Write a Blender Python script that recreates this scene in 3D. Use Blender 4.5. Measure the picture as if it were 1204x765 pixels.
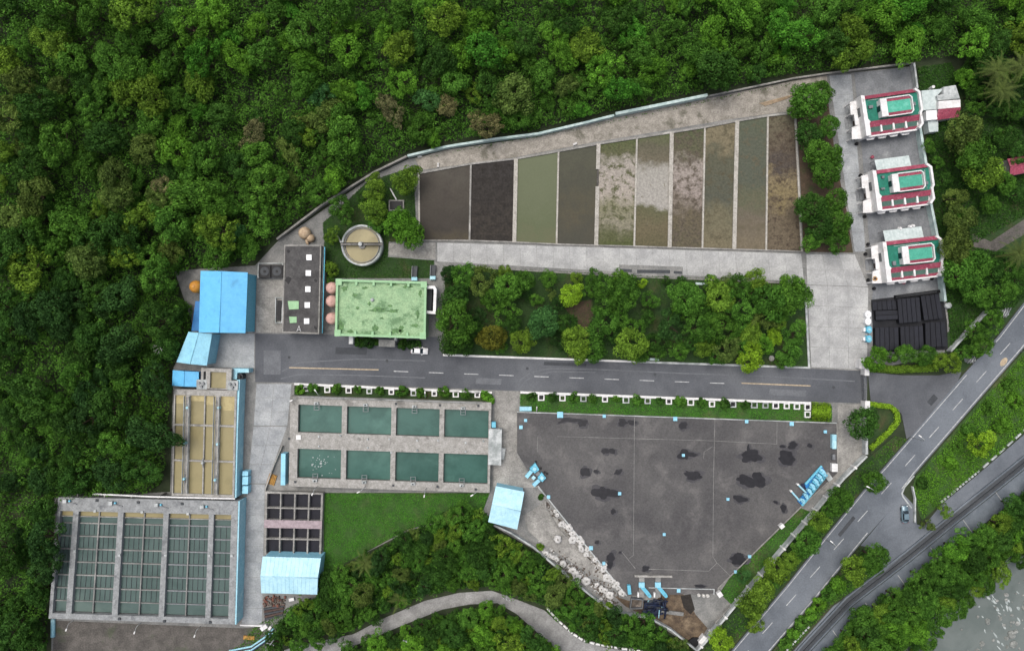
import bpy, bmesh, math, random
import numpy as np
from mathutils import Vector
R = math.radians
PI = math.pi
SC = bpy.context.scene
COL = SC.collection
for o in list(bpy.data.objects): bpy.data.objects.remove(o)

# ------------------------------------------------------------------ camera, sky, sun, exposure
S = 0.22                      # metres on the ground per survey unit
H = 177.0                     # flying height
cam = bpy.data.cameras.new('camera'); camo = bpy.data.objects.new('camera', cam); COL.objects.link(camo)
camo.location = (0, 0, H); camo.rotation_euler = (0, 0, 0)
cam.sensor_width = 36; cam.lens = 36 * H / (1204 * S); cam.clip_end = 4000; cam.clip_start = 1
SC.camera = camo
world = bpy.data.worlds.new('World'); SC.world = world; world.use_nodes = True
wn = world.node_tree; wn.nodes.clear()
SUN_EL, SUN_AZ = 70, -45      # elevation, azimuth from north (negative = west)
sky = wn.nodes.new('ShaderNodeTexSky'); sky.sky_type = 'NISHITA'; sky.sun_disc = False
sky.sun_elevation = R(SUN_EL); sky.sun_rotation = R(SUN_AZ); sky.air_density = 0.8; sky.dust_density = 6.0; sky.ozone_density = 0.4
bg = wn.nodes.new('ShaderNodeBackground'); bg.inputs['Strength'].default_value = 0.15
wo = wn.nodes.new('ShaderNodeOutputWorld')
hsv = wn.nodes.new('ShaderNodeHueSaturation'); hsv.inputs['Saturation'].default_value = 0.6   # thin even overcast
wn.links.new(sky.outputs[0], hsv.inputs['Color']); wn.links.new(hsv.outputs[0], bg.inputs[0]); wn.links.new(bg.outputs[0], wo.inputs[0])
sl = bpy.data.lights.new('sun', 'SUN'); sl.energy = 1.0; sl.angle = R(50); sl.color = (1.0, 0.99, 0.97)
so = bpy.data.objects.new('sun', sl); COL.objects.link(so); so.location = (0, 0, 120)
d = Vector((math.sin(R(SUN_AZ)) * math.cos(R(SUN_EL)), math.cos(R(SUN_AZ)) * math.cos(R(SUN_EL)), math.sin(R(SUN_EL))))
so.rotation_euler = (-d).to_track_quat('-Z', 'Y').to_euler()
SC.view_settings.view_transform = 'Standard'; SC.view_settings.look = 'None'
SC.view_settings.exposure = 0.47; SC.view_settings.gamma = 1

# ------------------------------------------------------------------ helpers
def W(px, py, z=0.0):
    """survey unit -> world point for something whose top is at height z"""
    k = (H - z) / H
    return Vector(((px - 602) * S * k, (382.5 - py) * S * k, z))
def XY(pts, z=0.0): return [(W(p[0], p[1], z).x, W(p[0], p[1], z).y) for p in pts]
def lin(h):
    h = h.lstrip('#'); r = []
    for i in (0, 2, 4):
        c = int(h[i:i+2], 16) / 255
        r.append(c / 12.92 if c <= .04045 else ((c + .055) / 1.055) ** 2.4)
    return r
ALB = 0.68
MATS = {}
def mat(name, c1, c2=None, scale=0.4, c3=None, scale3=0.06, rough=.9, lo=.35, hi=.65, lo3=.5, hi3=.7, bump=0.0, bscale=4, metal=0, spec=.3, rnd=0.0, streak=None, fine=0.12, emit=0):
    m = bpy.data.materials.new(name); m.use_nodes = True; nt = m.node_tree; N = nt.nodes; L = nt.links
    b = N['Principled BSDF']; b.inputs['Roughness'].default_value = rough; b.inputs['Metallic'].default_value = metal
    b.inputs['Specular IOR Level'].default_value = spec
    def col(c): return [x * ALB for x in lin(c)] + [1] if isinstance(c, str) else list(c) + [1]
    geo = N.new('ShaderNodeNewGeometry')
    def noise(sc, det=6, dist=0.0):
        t = N.new('ShaderNodeTexNoise'); t.inputs['Scale'].default_value = sc; t.inputs['Detail'].default_value = det
        t.inputs['Roughness'].default_value = .62; t.inputs['Distortion'].default_value = dist
        if streak:
            mp = N.new('ShaderNodeMapping'); mp.inputs['Scale'].default_value = streak
            L.new(geo.outputs['Position'], mp.inputs[0]); L.new(mp.outputs[0], t.inputs['Vector'])
        else: L.new(geo.outputs['Position'], t.inputs['Vector'])
        return t
    def ramp(src, a, bb):
        r = N.new('ShaderNodeMapRange'); r.inputs[1].default_value = a; r.inputs[2].default_value = bb
        r.interpolation_type = 'SMOOTHSTEP'; L.new(src, r.inputs[0]); return r.outputs[0]
    def mix(fac, a, bb, mode='MIX'):
        x = N.new('ShaderNodeMix'); x.data_type = 'RGBA'; x.blend_type = mode
        if isinstance(fac, float): x.inputs[0].default_value = fac
        else: L.new(fac, x.inputs[0])
        for i, v in ((6, a), (7, bb)):
            if isinstance(v, list): x.inputs[i].default_value = v
            else: L.new(v, x.inputs[i])
        return x.outputs[2]
    cur = col(c1)
    if c2: cur = mix(ramp(noise(scale, 7, .3).outputs[0], lo, hi), cur, col(c2))
    if c3: cur = mix(ramp(noise(scale3, 10, .35).outputs[0], lo3, hi3), cur, col(c3))
    if fine:
        f = noise(2.6, 5); r = N.new('ShaderNodeMapRange'); r.inputs[1].default_value = .25; r.inputs[2].default_value = .75
        r.inputs[3].default_value = 1 - fine * 1.6; r.inputs[4].default_value = 1 + fine * 1.6; L.new(f.outputs[0], r.inputs[0])
        cmb = N.new('ShaderNodeCombineColor'); [L.new(r.outputs[0], cmb.inputs[i]) for i in range(3)]
        cur = mix(1.0, cur, cmb.outputs[0], 'MULTIPLY')
    if rnd:
        oi = N.new('ShaderNodeObjectInfo'); r = N.new('ShaderNodeMapRange'); r.inputs[3].default_value = 1 - rnd; r.inputs[4].default_value = 1 + rnd
        L.new(oi.outputs['Random'], r.inputs[0]); cmb = N.new('ShaderNodeCombineColor'); [L.new(r.outputs[0], cmb.inputs[i]) for i in range(3)]
        cur = mix(1.0, cur, cmb.outputs[0], 'MULTIPLY')
    if isinstance(cur, list): b.inputs['Base Color'].default_value = cur
    else: L.new(cur, b.inputs['Base Color'])
    if bump:
        bp = N.new('ShaderNodeBump'); bp.inputs['Strength'].default_value = bump; bp.inputs['Distance'].default_value = .1
        L.new(noise(bscale, 8).outputs[0], bp.inputs['Height']); L.new(bp.outputs[0], b.inputs['Normal'])
    MATS[name] = m
    return m

ROOTLOC = {}
def tag(o, label=None, cat=None, group=None, kind=None):
    if label: o['label'] = label
    if cat: o['category'] = cat
    if group: o['group'] = group
    if kind: o['kind'] = kind
    return o
def thing(name, label, cat, loc=(0, 0, 0), group=None, rz=0):
    o = bpy.data.objects.new(name, None); COL.objects.link(o); o.location = loc; o.rotation_euler = (0, 0, rz)
    o.empty_display_size = .3
    ROOTLOC[o.name] = Vector((0, 0, 0)) if rz or loc is None else Vector(loc)
    return tag(o, label, cat, group)
def ccw(p):
    a = sum(p[i][0] * p[(i + 1) % len(p)][1] - p[(i + 1) % len(p)][0] * p[i][1] for i in range(len(p)))
    return list(p) if a > 0 else list(reversed(p))
class MB:
    def __init__(s): s.v = []; s.f = []; s.sm = []
    def add(s, vs, fs, smooth=False):
        n = len(s.v); s.v += [tuple(v) for v in vs]; s.f += [tuple(i + n for i in f) for f in fs]; s.sm += [smooth] * len(fs); return s
    def prism(s, pts, z0, z1):
        p = ccw(pts); n = len(p)
        vs = [(x, y, z0) for x, y in p] + [(x, y, z1) for x, y in p]
        fs = [tuple(range(2 * n - 1, n - 1, -1))[::-1], tuple(range(n))[::-1]] + [(i, (i + 1) % n, n + (i + 1) % n, n + i) for i in range(n)]
        return s.add(vs, fs)
    def poly(s, px, z0, z1): return s.prism(XY(px, z1), z0, z1)
    def flat(s, pts3): return s.add(pts3, [tuple(range(len(pts3)))])
    def hexa(s, b4, t4): return s.add(list(b4) + list(t4), [(3, 2, 1, 0), (4, 5, 6, 7), (0, 1, 5, 4), (1, 2, 6, 5), (2, 3, 7, 6), (3, 0, 4, 7)])
    def box(s, x0, x1, y0, y1, z0, z1): return s.prism([(x0, y0), (x1, y0), (x1, y1), (x0, y1)], z0, z1)
    def bar2(s, p, q, w, z0, z1):
        p = Vector(p[:2]); q = Vector(q[:2]); t = (q - p).normalized(); n = Vector((-t.y, t.x)) * w / 2
        return s.prism([tuple(p + n), tuple(q + n), tuple(q - n), tuple(p - n)], z0, z1)
    def bar(s, p, q, w, z0, z1): return s.bar2(W(p[0], p[1], z1), W(q[0], q[1], z1), w, z0, z1)
    def path(s, pts, w, z0, z1, closed=False):
        P = [Vector(q[:2]) for q in pts]; n = len(P); Ls = []; Rs = []
        for i in range(n):
            a = P[i - 1] if (i > 0 or closed) else None; c = P[(i + 1) % n] if (i < n - 1 or closed) else None
            t1 = (P[i] - a).normalized() if a is not None else (c - P[i]).normalized()
            t2 = (c - P[i]).normalized() if c is not None else t1
            m = (t1 + t2); m = m.normalized() if m.length > 1e-6 else t1
            nn = Vector((-m.y, m.x)); k = w / 2 / max(.35, abs(nn.dot(Vector((-t1.y, t1.x)))))
            Ls.append(P[i] + nn * k); Rs.append(P[i] - nn * k)
        vs = [(v.x, v.y, z) for z in (z0, z1) for seq in (Ls, Rs) for v in seq]
        fs = []
        for i in range(n if closed else n - 1):
            j = (i + 1) % n
            fs += [(2*n + i, 3*n + i, 3*n + j, 2*n + j), (i, j, n + j, n + i), (i, 2*n + i, 2*n + j, j), (n + i, n + j, 3*n + j, 3*n + i)]
        if not closed:
            fs += [(0, n, 3*n, 2*n), (n - 1, 3*n - 1, 4*n - 1, 2*n - 1)]
        return s.add(vs, fs)
    def pathpx(s, px, w, z0, z1, closed=False): return s.path(XY(px, z1), w, z0, z1, closed)
    def cyl(s, x, y, z0, z1, r0, r1=None, n=16, smooth=True):
        r1 = r0 if r1 is None else r1
        a = [2 * PI * i / n for i in range(n)]
        s.add([(x + r0*math.cos(t), y + r0*math.sin(t), z0) for t in a] + [(x + r1*math.cos(t), y + r1*math.sin(t), z1) for t in a],
              [(i, (i + 1) % n, n + (i + 1) % n, n + i) for i in range(n)], smooth)
        s.add([(x + r1*math.cos(t), y + r1*math.sin(t), z1) for t in a], [tuple(range(n))])
        return s.add([(x + r0*math.cos(t), y + r0*math.sin(t), z0) for t in a], [tuple(range(n))[::-1]])
    def tube(s, pts, r, n=6, r1=None):
        P = [Vector(p) for p in pts]; m = len(P); vs = []
        for i, p in enumerate(P):
            t = (P[min(i + 1, m - 1)] - P[max(i - 1, 0)]).normalized()
            u = t.cross(Vector((0, 0, 1))) if abs(t.z) < .9 else t.cross(Vector((1, 0, 0))); u.normalize(); v = t.cross(u)
            rr = r if r1 is None else r + (r1 - r) * i / (m - 1)
            vs += [p + (u * math.cos(2*PI*k/n) + v * math.sin(2*PI*k/n)) * rr for k in range(n)]
        fs = [(i*n + k, i*n + (k + 1) % n, (i + 1)*n + (k + 1) % n, (i + 1)*n + k) for i in range(m - 1) for k in range(n)]
        fs += [tuple(range(n))[::-1], tuple(range((m - 1)*n, m*n))]
        return s.add(vs, fs, True)
    def lathe(s, x, y, prof, n=20):
        m = len(prof); vs = [(x + r*math.cos(2*PI*k/n), y + r*math.sin(2*PI*k/n), z) for r, z in prof for k in range(n)]
        fs = [(i*n + k, i*n + (k + 1) % n, (i + 1)*n + (k + 1) % n, (i + 1)*n + k) for i in range(m - 1) for k in range(n)]
        return s.add(vs, fs, True)
    def mesh(s, name, m, off=Vector((0, 0, 0)), bev=0):
        me = bpy.data.meshes.new(name)
        me.from_pydata([(v[0] - off.x, v[1] - off.y, v[2] - off.z) for v in s.v], [], s.f)
        me.polygons.foreach_set('use_smooth', s.sm)
        bm = bmesh.new(); bm.from_mesh(me)
        bmesh.ops.recalc_face_normals(bm, faces=bm.faces)
        ng = [f for f in bm.faces if len(f.verts) > 4]
        if ng: bmesh.ops.triangulate(bm, faces=ng)
        bm.to_mesh(me); bm.free()
        if m is not None: me.materials.append(m)
        return me
    def build(s, name, m, parent=None, label=None, cat=None, group=None, kind=None):
        off = Vector((0, 0, 0))
        if parent is not None: off = ROOTLOC.get(parent.name, off)
        me = s.mesh(name, m, off)
        o = bpy.data.objects.new(name, me); COL.objects.link(o)
        if parent is not None: o.parent = parent; ROOTLOC[o.name] = off
        return tag(o, label, cat, group, kind)
def copy_tree(o, parent=None):
    c = o.copy(); COL.objects.link(c); c.parent = parent
    for ch in list(o.children): copy_tree(ch, c)
    return c
def child(name, me, parent, loc=(0, 0, 0), rz=0):
    o = bpy.data.objects.new(name, me); COL.objects.link(o); o.parent = parent; o.location = loc; o.rotation_euler.z = rz; return o
def lerp(a, b, t): return (a[0] + (b[0] - a[0]) * t, a[1] + (b[1] - a[1]) * t)
def bil(q, u, v): return lerp(lerp(q[0], q[1], u), lerp(q[3], q[2], u), v)
def deck(mb, q, us, vs, hole, z0, z1):
    """slab over quad q (survey units at z1) cut by grid lines us, vs; cells in hole() stay open"""
    nu, nv = len(us) - 1, len(vs) - 1
    P = [[W(*bil(q, u, v), z1) for u in us] for v in vs]
    idx = {}; V = []; F = []
    def vid(i, j, t):
        k = (i, j, t)
        if k not in idx: idx[k] = len(V); p = P[j][i]; V.append((p.x, p.y, z1 if t else z0))
        return idx[k]
    def solid(i, j): return 0 <= i < nu and 0 <= j < nv and not hole(i, j)
    for j in range(nv):
        for i in range(nu):
            if not solid(i, j): continue
            F.append((vid(i, j, 1), vid(i, j + 1, 1), vid(i + 1, j + 1, 1), vid(i + 1, j, 1)))
            for (a, b2, ni, nj) in (((i, j), (i + 1, j), i, j - 1), ((i + 1, j), (i + 1, j + 1), i + 1, j), ((i + 1, j + 1), (i, j + 1), i, j + 1), ((i, j + 1), (i, j), i - 1, j)):
                if not solid(ni, nj): F.append((vid(*a, 1), vid(*b2, 1), vid(*b2, 0), vid(*a, 0)))
    mb.add(V, F); return mb
rng = random.Random(7)

# ------------------------------------------------------------------ materials
mat('soil', '36402a', '2a3620', .25, '464a34', .05, bump=.4)
mat('asphalt', '5e6166', '54575c', .18, '6e7175', .045, bump=.1, fine=.12, lo3=.42, hi3=.72)
mat('highway', '6d737a', '62686f', .2, '7d838a', .05, bump=.1, fine=.11, lo3=.42, hi3=.72)
mat('old_asphalt', '626160', '4f4e4f', .05, '757371', .16, bump=.15, fine=.17, lo=.3, hi=.7, lo3=.46, hi3=.78)
mat('concrete', 'b7b8b6', 'a2a3a2', .35, 'c5c6c3', .09, rnd=.05, bump=.1, fine=.14)
mat('cool_concrete', 'a9adae', '93979a', .35, 'babdbd', .1, rnd=.04, bump=.1, fine=.15)
mat('dirty_concrete', '8d8d8a', '777876', .3, 'a3a29e', .1, rnd=.05, bump=.15, fine=.18)
mat('stained_concrete', '9a9893', '83827d', .6, 'b3b1ab', .14, bump=.15, fine=.22, rnd=.04, lo3=.48, hi3=.7)
mat('walkway', 'adaba6', '97958f', .8, '7b7974', .3, bump=.1, fine=.2, lo3=.55, hi3=.7)
mat('divider', 'bdb9b0', 'a5a198', 1.2, '86827a', .5, fine=.2, lo3=.6, hi3=.7)
mat('yard', '86898c', '737679', .3, '9da0a1', .12, bump=.12, fine=.17, rnd=.05)
mat('white_paint', 'f2f2f0', 'dcdcda', 1.2, rough=.6, fine=.05)
mat('line_white', 'c9cbcb', 'a4a6a7', 1.5, rough=.7, fine=.15)
mat('line_yellow', 'c9b79a', 'a8987e', 1.5, rough=.7, fine=.15)
mat('pale_wall', 'cfd3d2', '9fa5a4', .5, '7c8582', .12, fine=.12)
mat('mint_wall', 'cfe0dd', 'a9c0bd', .6, fine=.1)
mat('blue_roof', '6fc6f4', '66bdee', .5, '5aa8d6', .35, rough=.5, fine=.06, spec=.3, rnd=.05, lo3=.55, hi3=.75)
mat('sky_roof', 'a0def2', '92d0e8', .6, '86bccf', .3, rough=.55, fine=.09, rnd=.05, lo3=.55, hi3=.75)
mat('pale_blue_roof', 'c4eefa', 'b2e0f0', .6, '9fcbd8', .35, rough=.55, fine=.07, rnd=.05, lo3=.56, hi3=.76)
mat('blue_paint', 'aadcea', '98cede', 1.5, 'c0e8f0', .4, rough=.6, fine=.1)
mat('cyan_paint', '76c8e0', '64b8d4', 2, rough=.5, fine=.1)
mat('deep_blue_roof', '2f86c8', '2a78b8', .8, rough=.5, fine=.06)
mat('green_roof', '9fbd92', '8bad84', .6, '6c8d66', .3, fine=.22, lo3=.52, hi3=.64)
mat('green_trim', 'a3cc9e', '96c092', 1, rough=.7, fine=.06)
mat('tile_green', '24806a', '1d7260', 1.5, '35897a', .5, rough=.6, fine=.14, rnd=.1)
mat('lantern_green', '52b096', '48a48c', 1.5, '6cbca6', .6, rough=.6, fine=.12, rnd=.1)
mat('tile_red', 'a54c60', '8f4053', 2.5, 'b06a78', .6, rough=.65, fine=.2, rnd=.1)
mat('house_white', 'f4f3f2', 'dddcda', .6, 'bdbab4', .45, rough=.6, fine=.08, lo3=.58, hi3=.74)
mat('dark_roof', '5a5958', '4c4b4b', .5, '3e3d3d', .2, fine=.2, bump=.1)
mat('skylight', 'f4f6f6', rough=.3, fine=.03)
mat('black_panel', '22242c', '1c1d24', 1.2, rough=.55, fine=.1, rnd=.18)
mat('black_metal', '17181c', '101114', 1, rough=.6)
mat('dark_pit', '20212c', '1a1b24', .5, rough=.7, fine=.1)
mat('steel', '8c8f92', '777a7d', 2, rough=.5, metal=.3)
mat('dark_steel', '45494d', '383c40', 2, rough=.6)
mat('glass', '1c2a33', rough=.1, spec=.6, fine=0)
mat('rubber', '141414', rough=.8, fine=0)
mat('car_white', 'f0f0f0', rough=.25, spec=.6, fine=0)
mat('car_silver', '7f97a3', '758d99', 1, rough=.3, metal=.3, spec=.6, fine=0)
mat('lamp_red', '9a1820', rough=.3, fine=0)
mat('pink_tank', 'd3aca0', 'c49c92', 1, rough=.6, fine=.08)
mat('orange_tank', 'd79b45', 'c98c3a', .8, rough=.5, fine=.05)
mat('beige_tank', 'cdb79a', 'b39c80', 1.2, rough=.7, fine=.1)
mat('yellow_wood', 'b98d47', '99723a', 2, rough=.8)
mat('brick_red', '8c5a4a', '6f4a40', 1, fine=.2)
mat('bag', 'd9d8d5', 'b9b8b4', 2.5, rough=.8, fine=.12, bump=.5)
mat('navy', '24304e', '1a2236', 2, rough=.5, fine=.15)
mat('mud', '6b5c4a', '4f4338', .7, '8a7a64', .2, fine=.2, bump=.4)
mat('rubble', '6f655c', '4e4842', 1.2, '9c9288', .5, fine=.3, bump=.6)
mat('puddle', '2a2a2e', '222226', .8, rough=.4, spec=.25, fine=.06)
mat('bark', '57493a', '463a2e', 2, fine=.2)
mat('bare_bark', 'a9aaa2', '8c8d86', 2, fine=.1)
mat('lawn', '324a24', '28401d', .35, '4a4a2e', .15, fine=.28, bump=.6)
mat('bright_lawn', '40602a', '334f22', .4, '58603a', .1, fine=.3, bump=.6, lo3=.5, hi3=.7)
mat('dry_earth', '5a4a3c', '4a4032', .5, '3e4a2a', .15, fine=.2)
mat('gravel', '9b9b99', '888886', .5, 'adadab', .12, fine=.18, bump=.3)
mat('moss_concrete', '68645f', '53504c', .35, '4c5540', .16, fine=.24, bump=.2, lo3=.54, hi3=.72)
mat('basin_concrete', '9ea1a1', '898c8d', .8, '727577', .3, bump=.1, fine=.18, lo3=.55, hi3=.7)
mat('track_concrete', 'a8a298', '8c877d', .5, '6f6c60', .22, bump=.15, fine=.24, lo3=.52, hi3=.66)
mat('levee', '747c84', '666e76', .35, '828a92', .1, fine=.12)
mat('wood_plank', '5e4c45', '4a3c37', 2, fine=.2, rnd=.15)
def water(name, c1, c2, scale, c3=None, scale3=.1, rough=.12, lo=.4, hi=.62, bump=.03, **k):
    return mat(name, c1, c2, scale, c3, scale3, rough=rough, spec=.15, lo=lo, hi=hi, bump=bump, bscale=3, fine=.03, **k)
water('green_water', '40665d', '365a52', .15, '4f756b', .08, rnd=.09)
water('settle_water', '586a66', '4d5f5b', .15, '64756f', .08)
water('tan_water', '9a906a', '8c8360', .12, 'a59b74', .07, rough=.3)
water('foam_water', 'bcaf82', 'aa9d74', 1.0, rough=.6)
water('river_water', '69726f', '757d7a', .1, '5b6562', .04, rough=.3, bump=.12)
mat('foam', 'b8c0be', '98a2a0', .8, fine=.25, lo=.4, hi=.6)
# drying-bed surfaces, each its own sludge
def bedmat(name, ytop, ybot, stops, amp=.12, mott=None, mscale=.5, mlo=.45, mhi=.6, fine=.22, rough=.8):
    """sludge whose kind changes along the bed: colour bands with ragged, noise-broken edges"""
    m = mat(name, stops[0][1], rough=rough, fine=0, bump=.3, spec=.1); nt = m.node_tree; N = nt.nodes; L = nt.links; b = N['Principled BSDF']
    geo = N.new('ShaderNodeNewGeometry'); sp = N.new('ShaderNodeSeparateXYZ'); L.new(geo.outputs['Position'], sp.inputs[0])
    def noise(sc):
        t = N.new('ShaderNodeTexNoise'); t.inputs['Scale'].default_value = sc; t.inputs['Detail'].default_value = 9; t.inputs['Roughness'].default_value = .65; L.new(geo.outputs['Position'], t.inputs['Vector']); return t.outputs[0]
    def rng_(src, a, b2, c, d2, sm=True):
        r = N.new('ShaderNodeMapRange'); r.inputs[1].default_value = a; r.inputs[2].default_value = b2; r.inputs[3].default_value = c; r.inputs[4].default_value = d2; L.new(src, r.inputs[0]); return r.outputs[0]
    v = rng_(sp.outputs[1], ytop, ybot, 0, 1); ad = N.new('ShaderNodeMath'); ad.operation = 'ADD'; L.new(v, ad.inputs[0]); L.new(rng_(noise(.22), .25, .75, -amp, amp), ad.inputs[1])
    cr = N.new('ShaderNodeValToRGB'); el = cr.color_ramp.elements
    while len(el) < len(stops): el.new(.5)
    for e, (p, c) in zip(el, stops): e.position = p; e.color = [x*ALB*.8 for x in lin(c)] + [1]
    L.new(ad.outputs[0], cr.inputs[0]); cur = cr.outputs[0]
    if mott:
        x = N.new('ShaderNodeMix'); x.data_type = 'RGBA'; L.new(rng_(noise(mscale), mlo, mhi, 0, 1), x.inputs[0]); L.new(cur, x.inputs[6]); x.inputs[7].default_value = [q*ALB*.85 for q in lin(mott)] + [1]; cur = x.outputs[2]
    f = rng_(noise(1.8), .25, .75, 1 - 1.8*fine, 1 + 1.8*fine); cb = N.new('ShaderNodeCombineColor'); [L.new(f, cb.inputs[i]) for i in range(3)]
    x = N.new('ShaderNodeMix'); x.data_type = 'RGBA'; x.blend_type = 'MULTIPLY'; x.inputs[0].default_value = 1; L.new(cur, x.inputs[6]); L.new(cb.outputs[0], x.inputs[7]); L.new(x.outputs[2], b.inputs['Base Color'])
YB = 21.0
bedmat('bed_wet_brown', 40, YB, [(0, '5c5850'), (.4, '544f47'), (.75, '433f39'), (.93, '585142'), (1, '4b473f')], .15, '4b4640', .25, .4, .7, .08, .6)
bedmat('bed_black_mud', 42, YB, [(0, '454240'), (.5, '45413d'), (.8, '4a453f'), (1, '413d39')], .2, '393633', .6, .4, .6, .22)
bedmat('bed_olive_water', 44, YB, [(0, '767d62'), (.5, '71785d'), (.8, '6b7356'), (1, '727459')], .2, None, fine=.03, rough=.6)
bedmat('bed_brown_water', 46, YB, [(0, '5e5f50'), (.4, '5a594b'), (.65, '5f5a49'), (1, '55534a')], .15, '505046', .2, .4, .7, .07, .6)
bedmat('bed_crust', 48, YB, [(0, '626a48'), (.14, '68694f'), (.24, 'b0a99f'), (.5, 'b7aea3'), (.66, '8b896f'), (.8, '96917f'), (.92, '6a6c50'), (1, '5d6440')], .11, '5f6146', .55, .5, .62, .26)
bedmat('bed_white_crust', 50, YB, [(0, '68704f'), (.13, '6c6958'), (.26, '76705f'), (.33, 'b0ada4'), (.64, 'b4b0a8'), (.69, '6b6b51'), (.85, '756d56'), (1, '6c674f')], .07, '77725f', .7, .6, .68, .2)
bedmat('bed_pink_crust', 51, YB, [(0, '5f664a'), (.2, '686552'), (.33, 'aba299'), (.55, 'a59a92'), (.75, '6e6654'), (1, '6a6452')], .13, '635b50', .6, .46, .62, .28)
bedmat('bed_green_brown', 53, YB, [(0, '8c836b'), (.2, '887f67'), (.3, '676756'), (.62, '606256'), (.76, '7a7660'), (1, '827a63')], .12, '615c4a', .5, .5, .66, .18)
bedmat('bed_grey_water', 54, YB, [(0, '666c5a'), (.25, '65695b'), (.5, '626659'), (.66, '6c6d58'), (.78, '787062'), (1, '827865')], .1, '67614f', .45, .52, .68, .16)
bedmat('bed_tan_mud', 55, YB, [(0, '74705c'), (.25, '6f6557'), (.4, '5a534e'), (.5, '918467'), (.64, '8d8060'), (.74, '786d5b'), (1, '776c5b')], .14, '544a3f', .6, .48, .64, .26)

def leafmat():
    m = bpy.data.materials.new('foliage'); m.use_nodes = True; nt = m.node_tree; N = nt.nodes; L = nt.links
    b = N['Principled BSDF']; b.inputs['Roughness'].default_value = .7; b.inputs['Specular IOR Level'].default_value = .08
    oi = N.new('ShaderNodeObjectInfo'); at = N.new('ShaderNodeAttribute'); at.attribute_name = 'tint'
    hs = N.new('ShaderNodeHueSaturation'); L.new(oi.outputs['Color'], hs.inputs['Color'])
    mr = N.new('ShaderNodeMapRange'); mr.inputs[3].default_value = .42; mr.inputs[4].default_value = 1.75; L.new(at.outputs['Fac'], mr.inputs[0])
    L.new(mr.outputs[0], hs.inputs['Value'])
    mh = N.new('ShaderNodeMapRange'); mh.inputs[3].default_value = .506; mh.inputs[4].default_value = .492; L.new(at.outputs['Fac'], mh.inputs[0])
    L.new(mh.outputs[0], hs.inputs['Hue'])
    L.new(hs.outputs[0], b.inputs['Base Color'])
    tr = N.new('ShaderNodeBsdfTranslucent'); L.new(hs.outputs[0], tr.inputs['Color'])
    mx = N.new('ShaderNodeMixShader'); mx.inputs[0].default_value = .3
    L.new(b.outputs[0], mx.inputs[1]); L.new(tr.outputs[0], mx.inputs[2]); L.new(mx.outputs[0], N['Material Output'].inputs['Surface'])
    MATS['foliage'] = m
leafmat()
M = MATS

# ------------------------------------------------------------------ terrain
EDGE = [(1300, 66), (1204, 68), (1075, 70), (974, 84), (933, 88), (832, 107), (778, 119), (724, 130), (632, 153), (579, 160), (526, 168), (478, 179), (440, 198), (380, 237),
        (325, 279), (300, 302), (262, 312), (236, 314), (212, 322), (212, 348), (228, 358), (228, 385), (203, 432), (196, 560), (178, 578), (70, 582), (58, 742), (52, 900)]
FOREST = EDGE + [(-260, 900), (-260, -240), (1300, -240)]
EP = np.array(XY(EDGE))
def edge_dist(x, y):
    p = np.stack([x, y], -1)[..., None, :]; a = EP[:-1]; b = EP[1:]; ab = b - a
    t = np.clip(((p - a) * ab).sum(-1) / (ab * ab).sum(-1), 0, 1)
    return np.sqrt((((a + t[..., None] * ab) - p) ** 2).sum(-1)).min(-1)
def inpoly(x, y, poly):
    x = np.asarray(x); y = np.asarray(y); r = np.zeros(x.shape, bool); n = len(poly)
    for i in range(n):
        x1, y1 = poly[i]; x2, y2 = poly[(i + 1) % n]
        if y1 == y2: continue
        c = ((y1 > y) != (y2 > y)) & (x < (x2 - x1) * (y - y1) / (y2 - y1) + x1); r ^= c
    return r
FW = XY(FOREST)
def terrain(x, y):
    x = np.asarray(x, float); y = np.asarray(y, float)
    d = edge_dist(x, y); ins = inpoly(x, y, FW)
    far = np.hypot(np.maximum(0, np.abs(x) - 190), np.maximum(0, np.abs(y) - 130))
    h = np.where(ins, np.clip(.2 * (d - 3), 0, 13), 0) * np.clip(1 - far / 150, 0, 1)
    px = x / S + 602; py = 382.5 - y / S
    ds = ((px - 1196) * 165 + (py - 600) * 211) / 268
    t = np.clip((ds - 14) / 34, 0, 1); h = h - 5.5 * t * t * (3 - 2 * t) * (ds < 400)
    t2 = np.clip((ds - 300) / 100, 0, 1); h = h + 5.5 * t2
    return h - 0.12
def tz(x, y): return float(terrain(np.array([x]), np.array([y]))[0])
ax = [-1500, -1000, -700, -450, -320, -240] + list(np.arange(-190, 191, 3.5)) + [240, 320, 450, 700, 1000, 1500]
ay = [-1500, -1000, -700, -450, -320, -220] + list(np.arange(-150, 151, 3.5)) + [220, 320, 450, 700, 1000, 1500]
gx, gy = np.meshgrid(ax, ay); gz = terrain(gx, gy); nx, ny = len(ax), len(ay)
g = MB(); g.add(list(zip(gx.ravel().tolist(), gy.ravel().tolist(), gz.ravel().tolist())), [(j*nx + i, j*nx + i + 1, (j + 1)*nx + i + 1, (j + 1)*nx + i) for j in range(ny - 1) for i in range(nx - 1)], True)
g.build('ground', M['soil'], kind='structure')
def sheet(name, px, z, m, z0=None, kind='structure', parent=None):
    return MB().poly(px, -.3 if z0 is None else z0, z).build(name, M[m], parent, kind=None if parent else kind)
def slabs(parent, q, nu, nv, z, m, gap=.05, th=.25, skip=None):
    for j in range(nv):
        for i in range(nu):
            if skip and skip(i, j): continue
            p = XY([bil(q, i/nu, j/nv), bil(q, (i + 1)/nu, j/nv), bil(q, (i + 1)/nu, (j + 1)/nv), bil(q, i/nu, (j + 1)/nv)], z)
            c = Vector((sum(a[0] for a in p)/4, sum(a[1] for a in p)/4)); L0 = (Vector(p[0]) - c).length
            p = [tuple(c + (Vector(a) - c) * (1 - gap / L0)) for a in p]
            MB().prism(p, z - th, z + rng.uniform(-.006, .006)).build('slab', M[m], parent)

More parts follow.
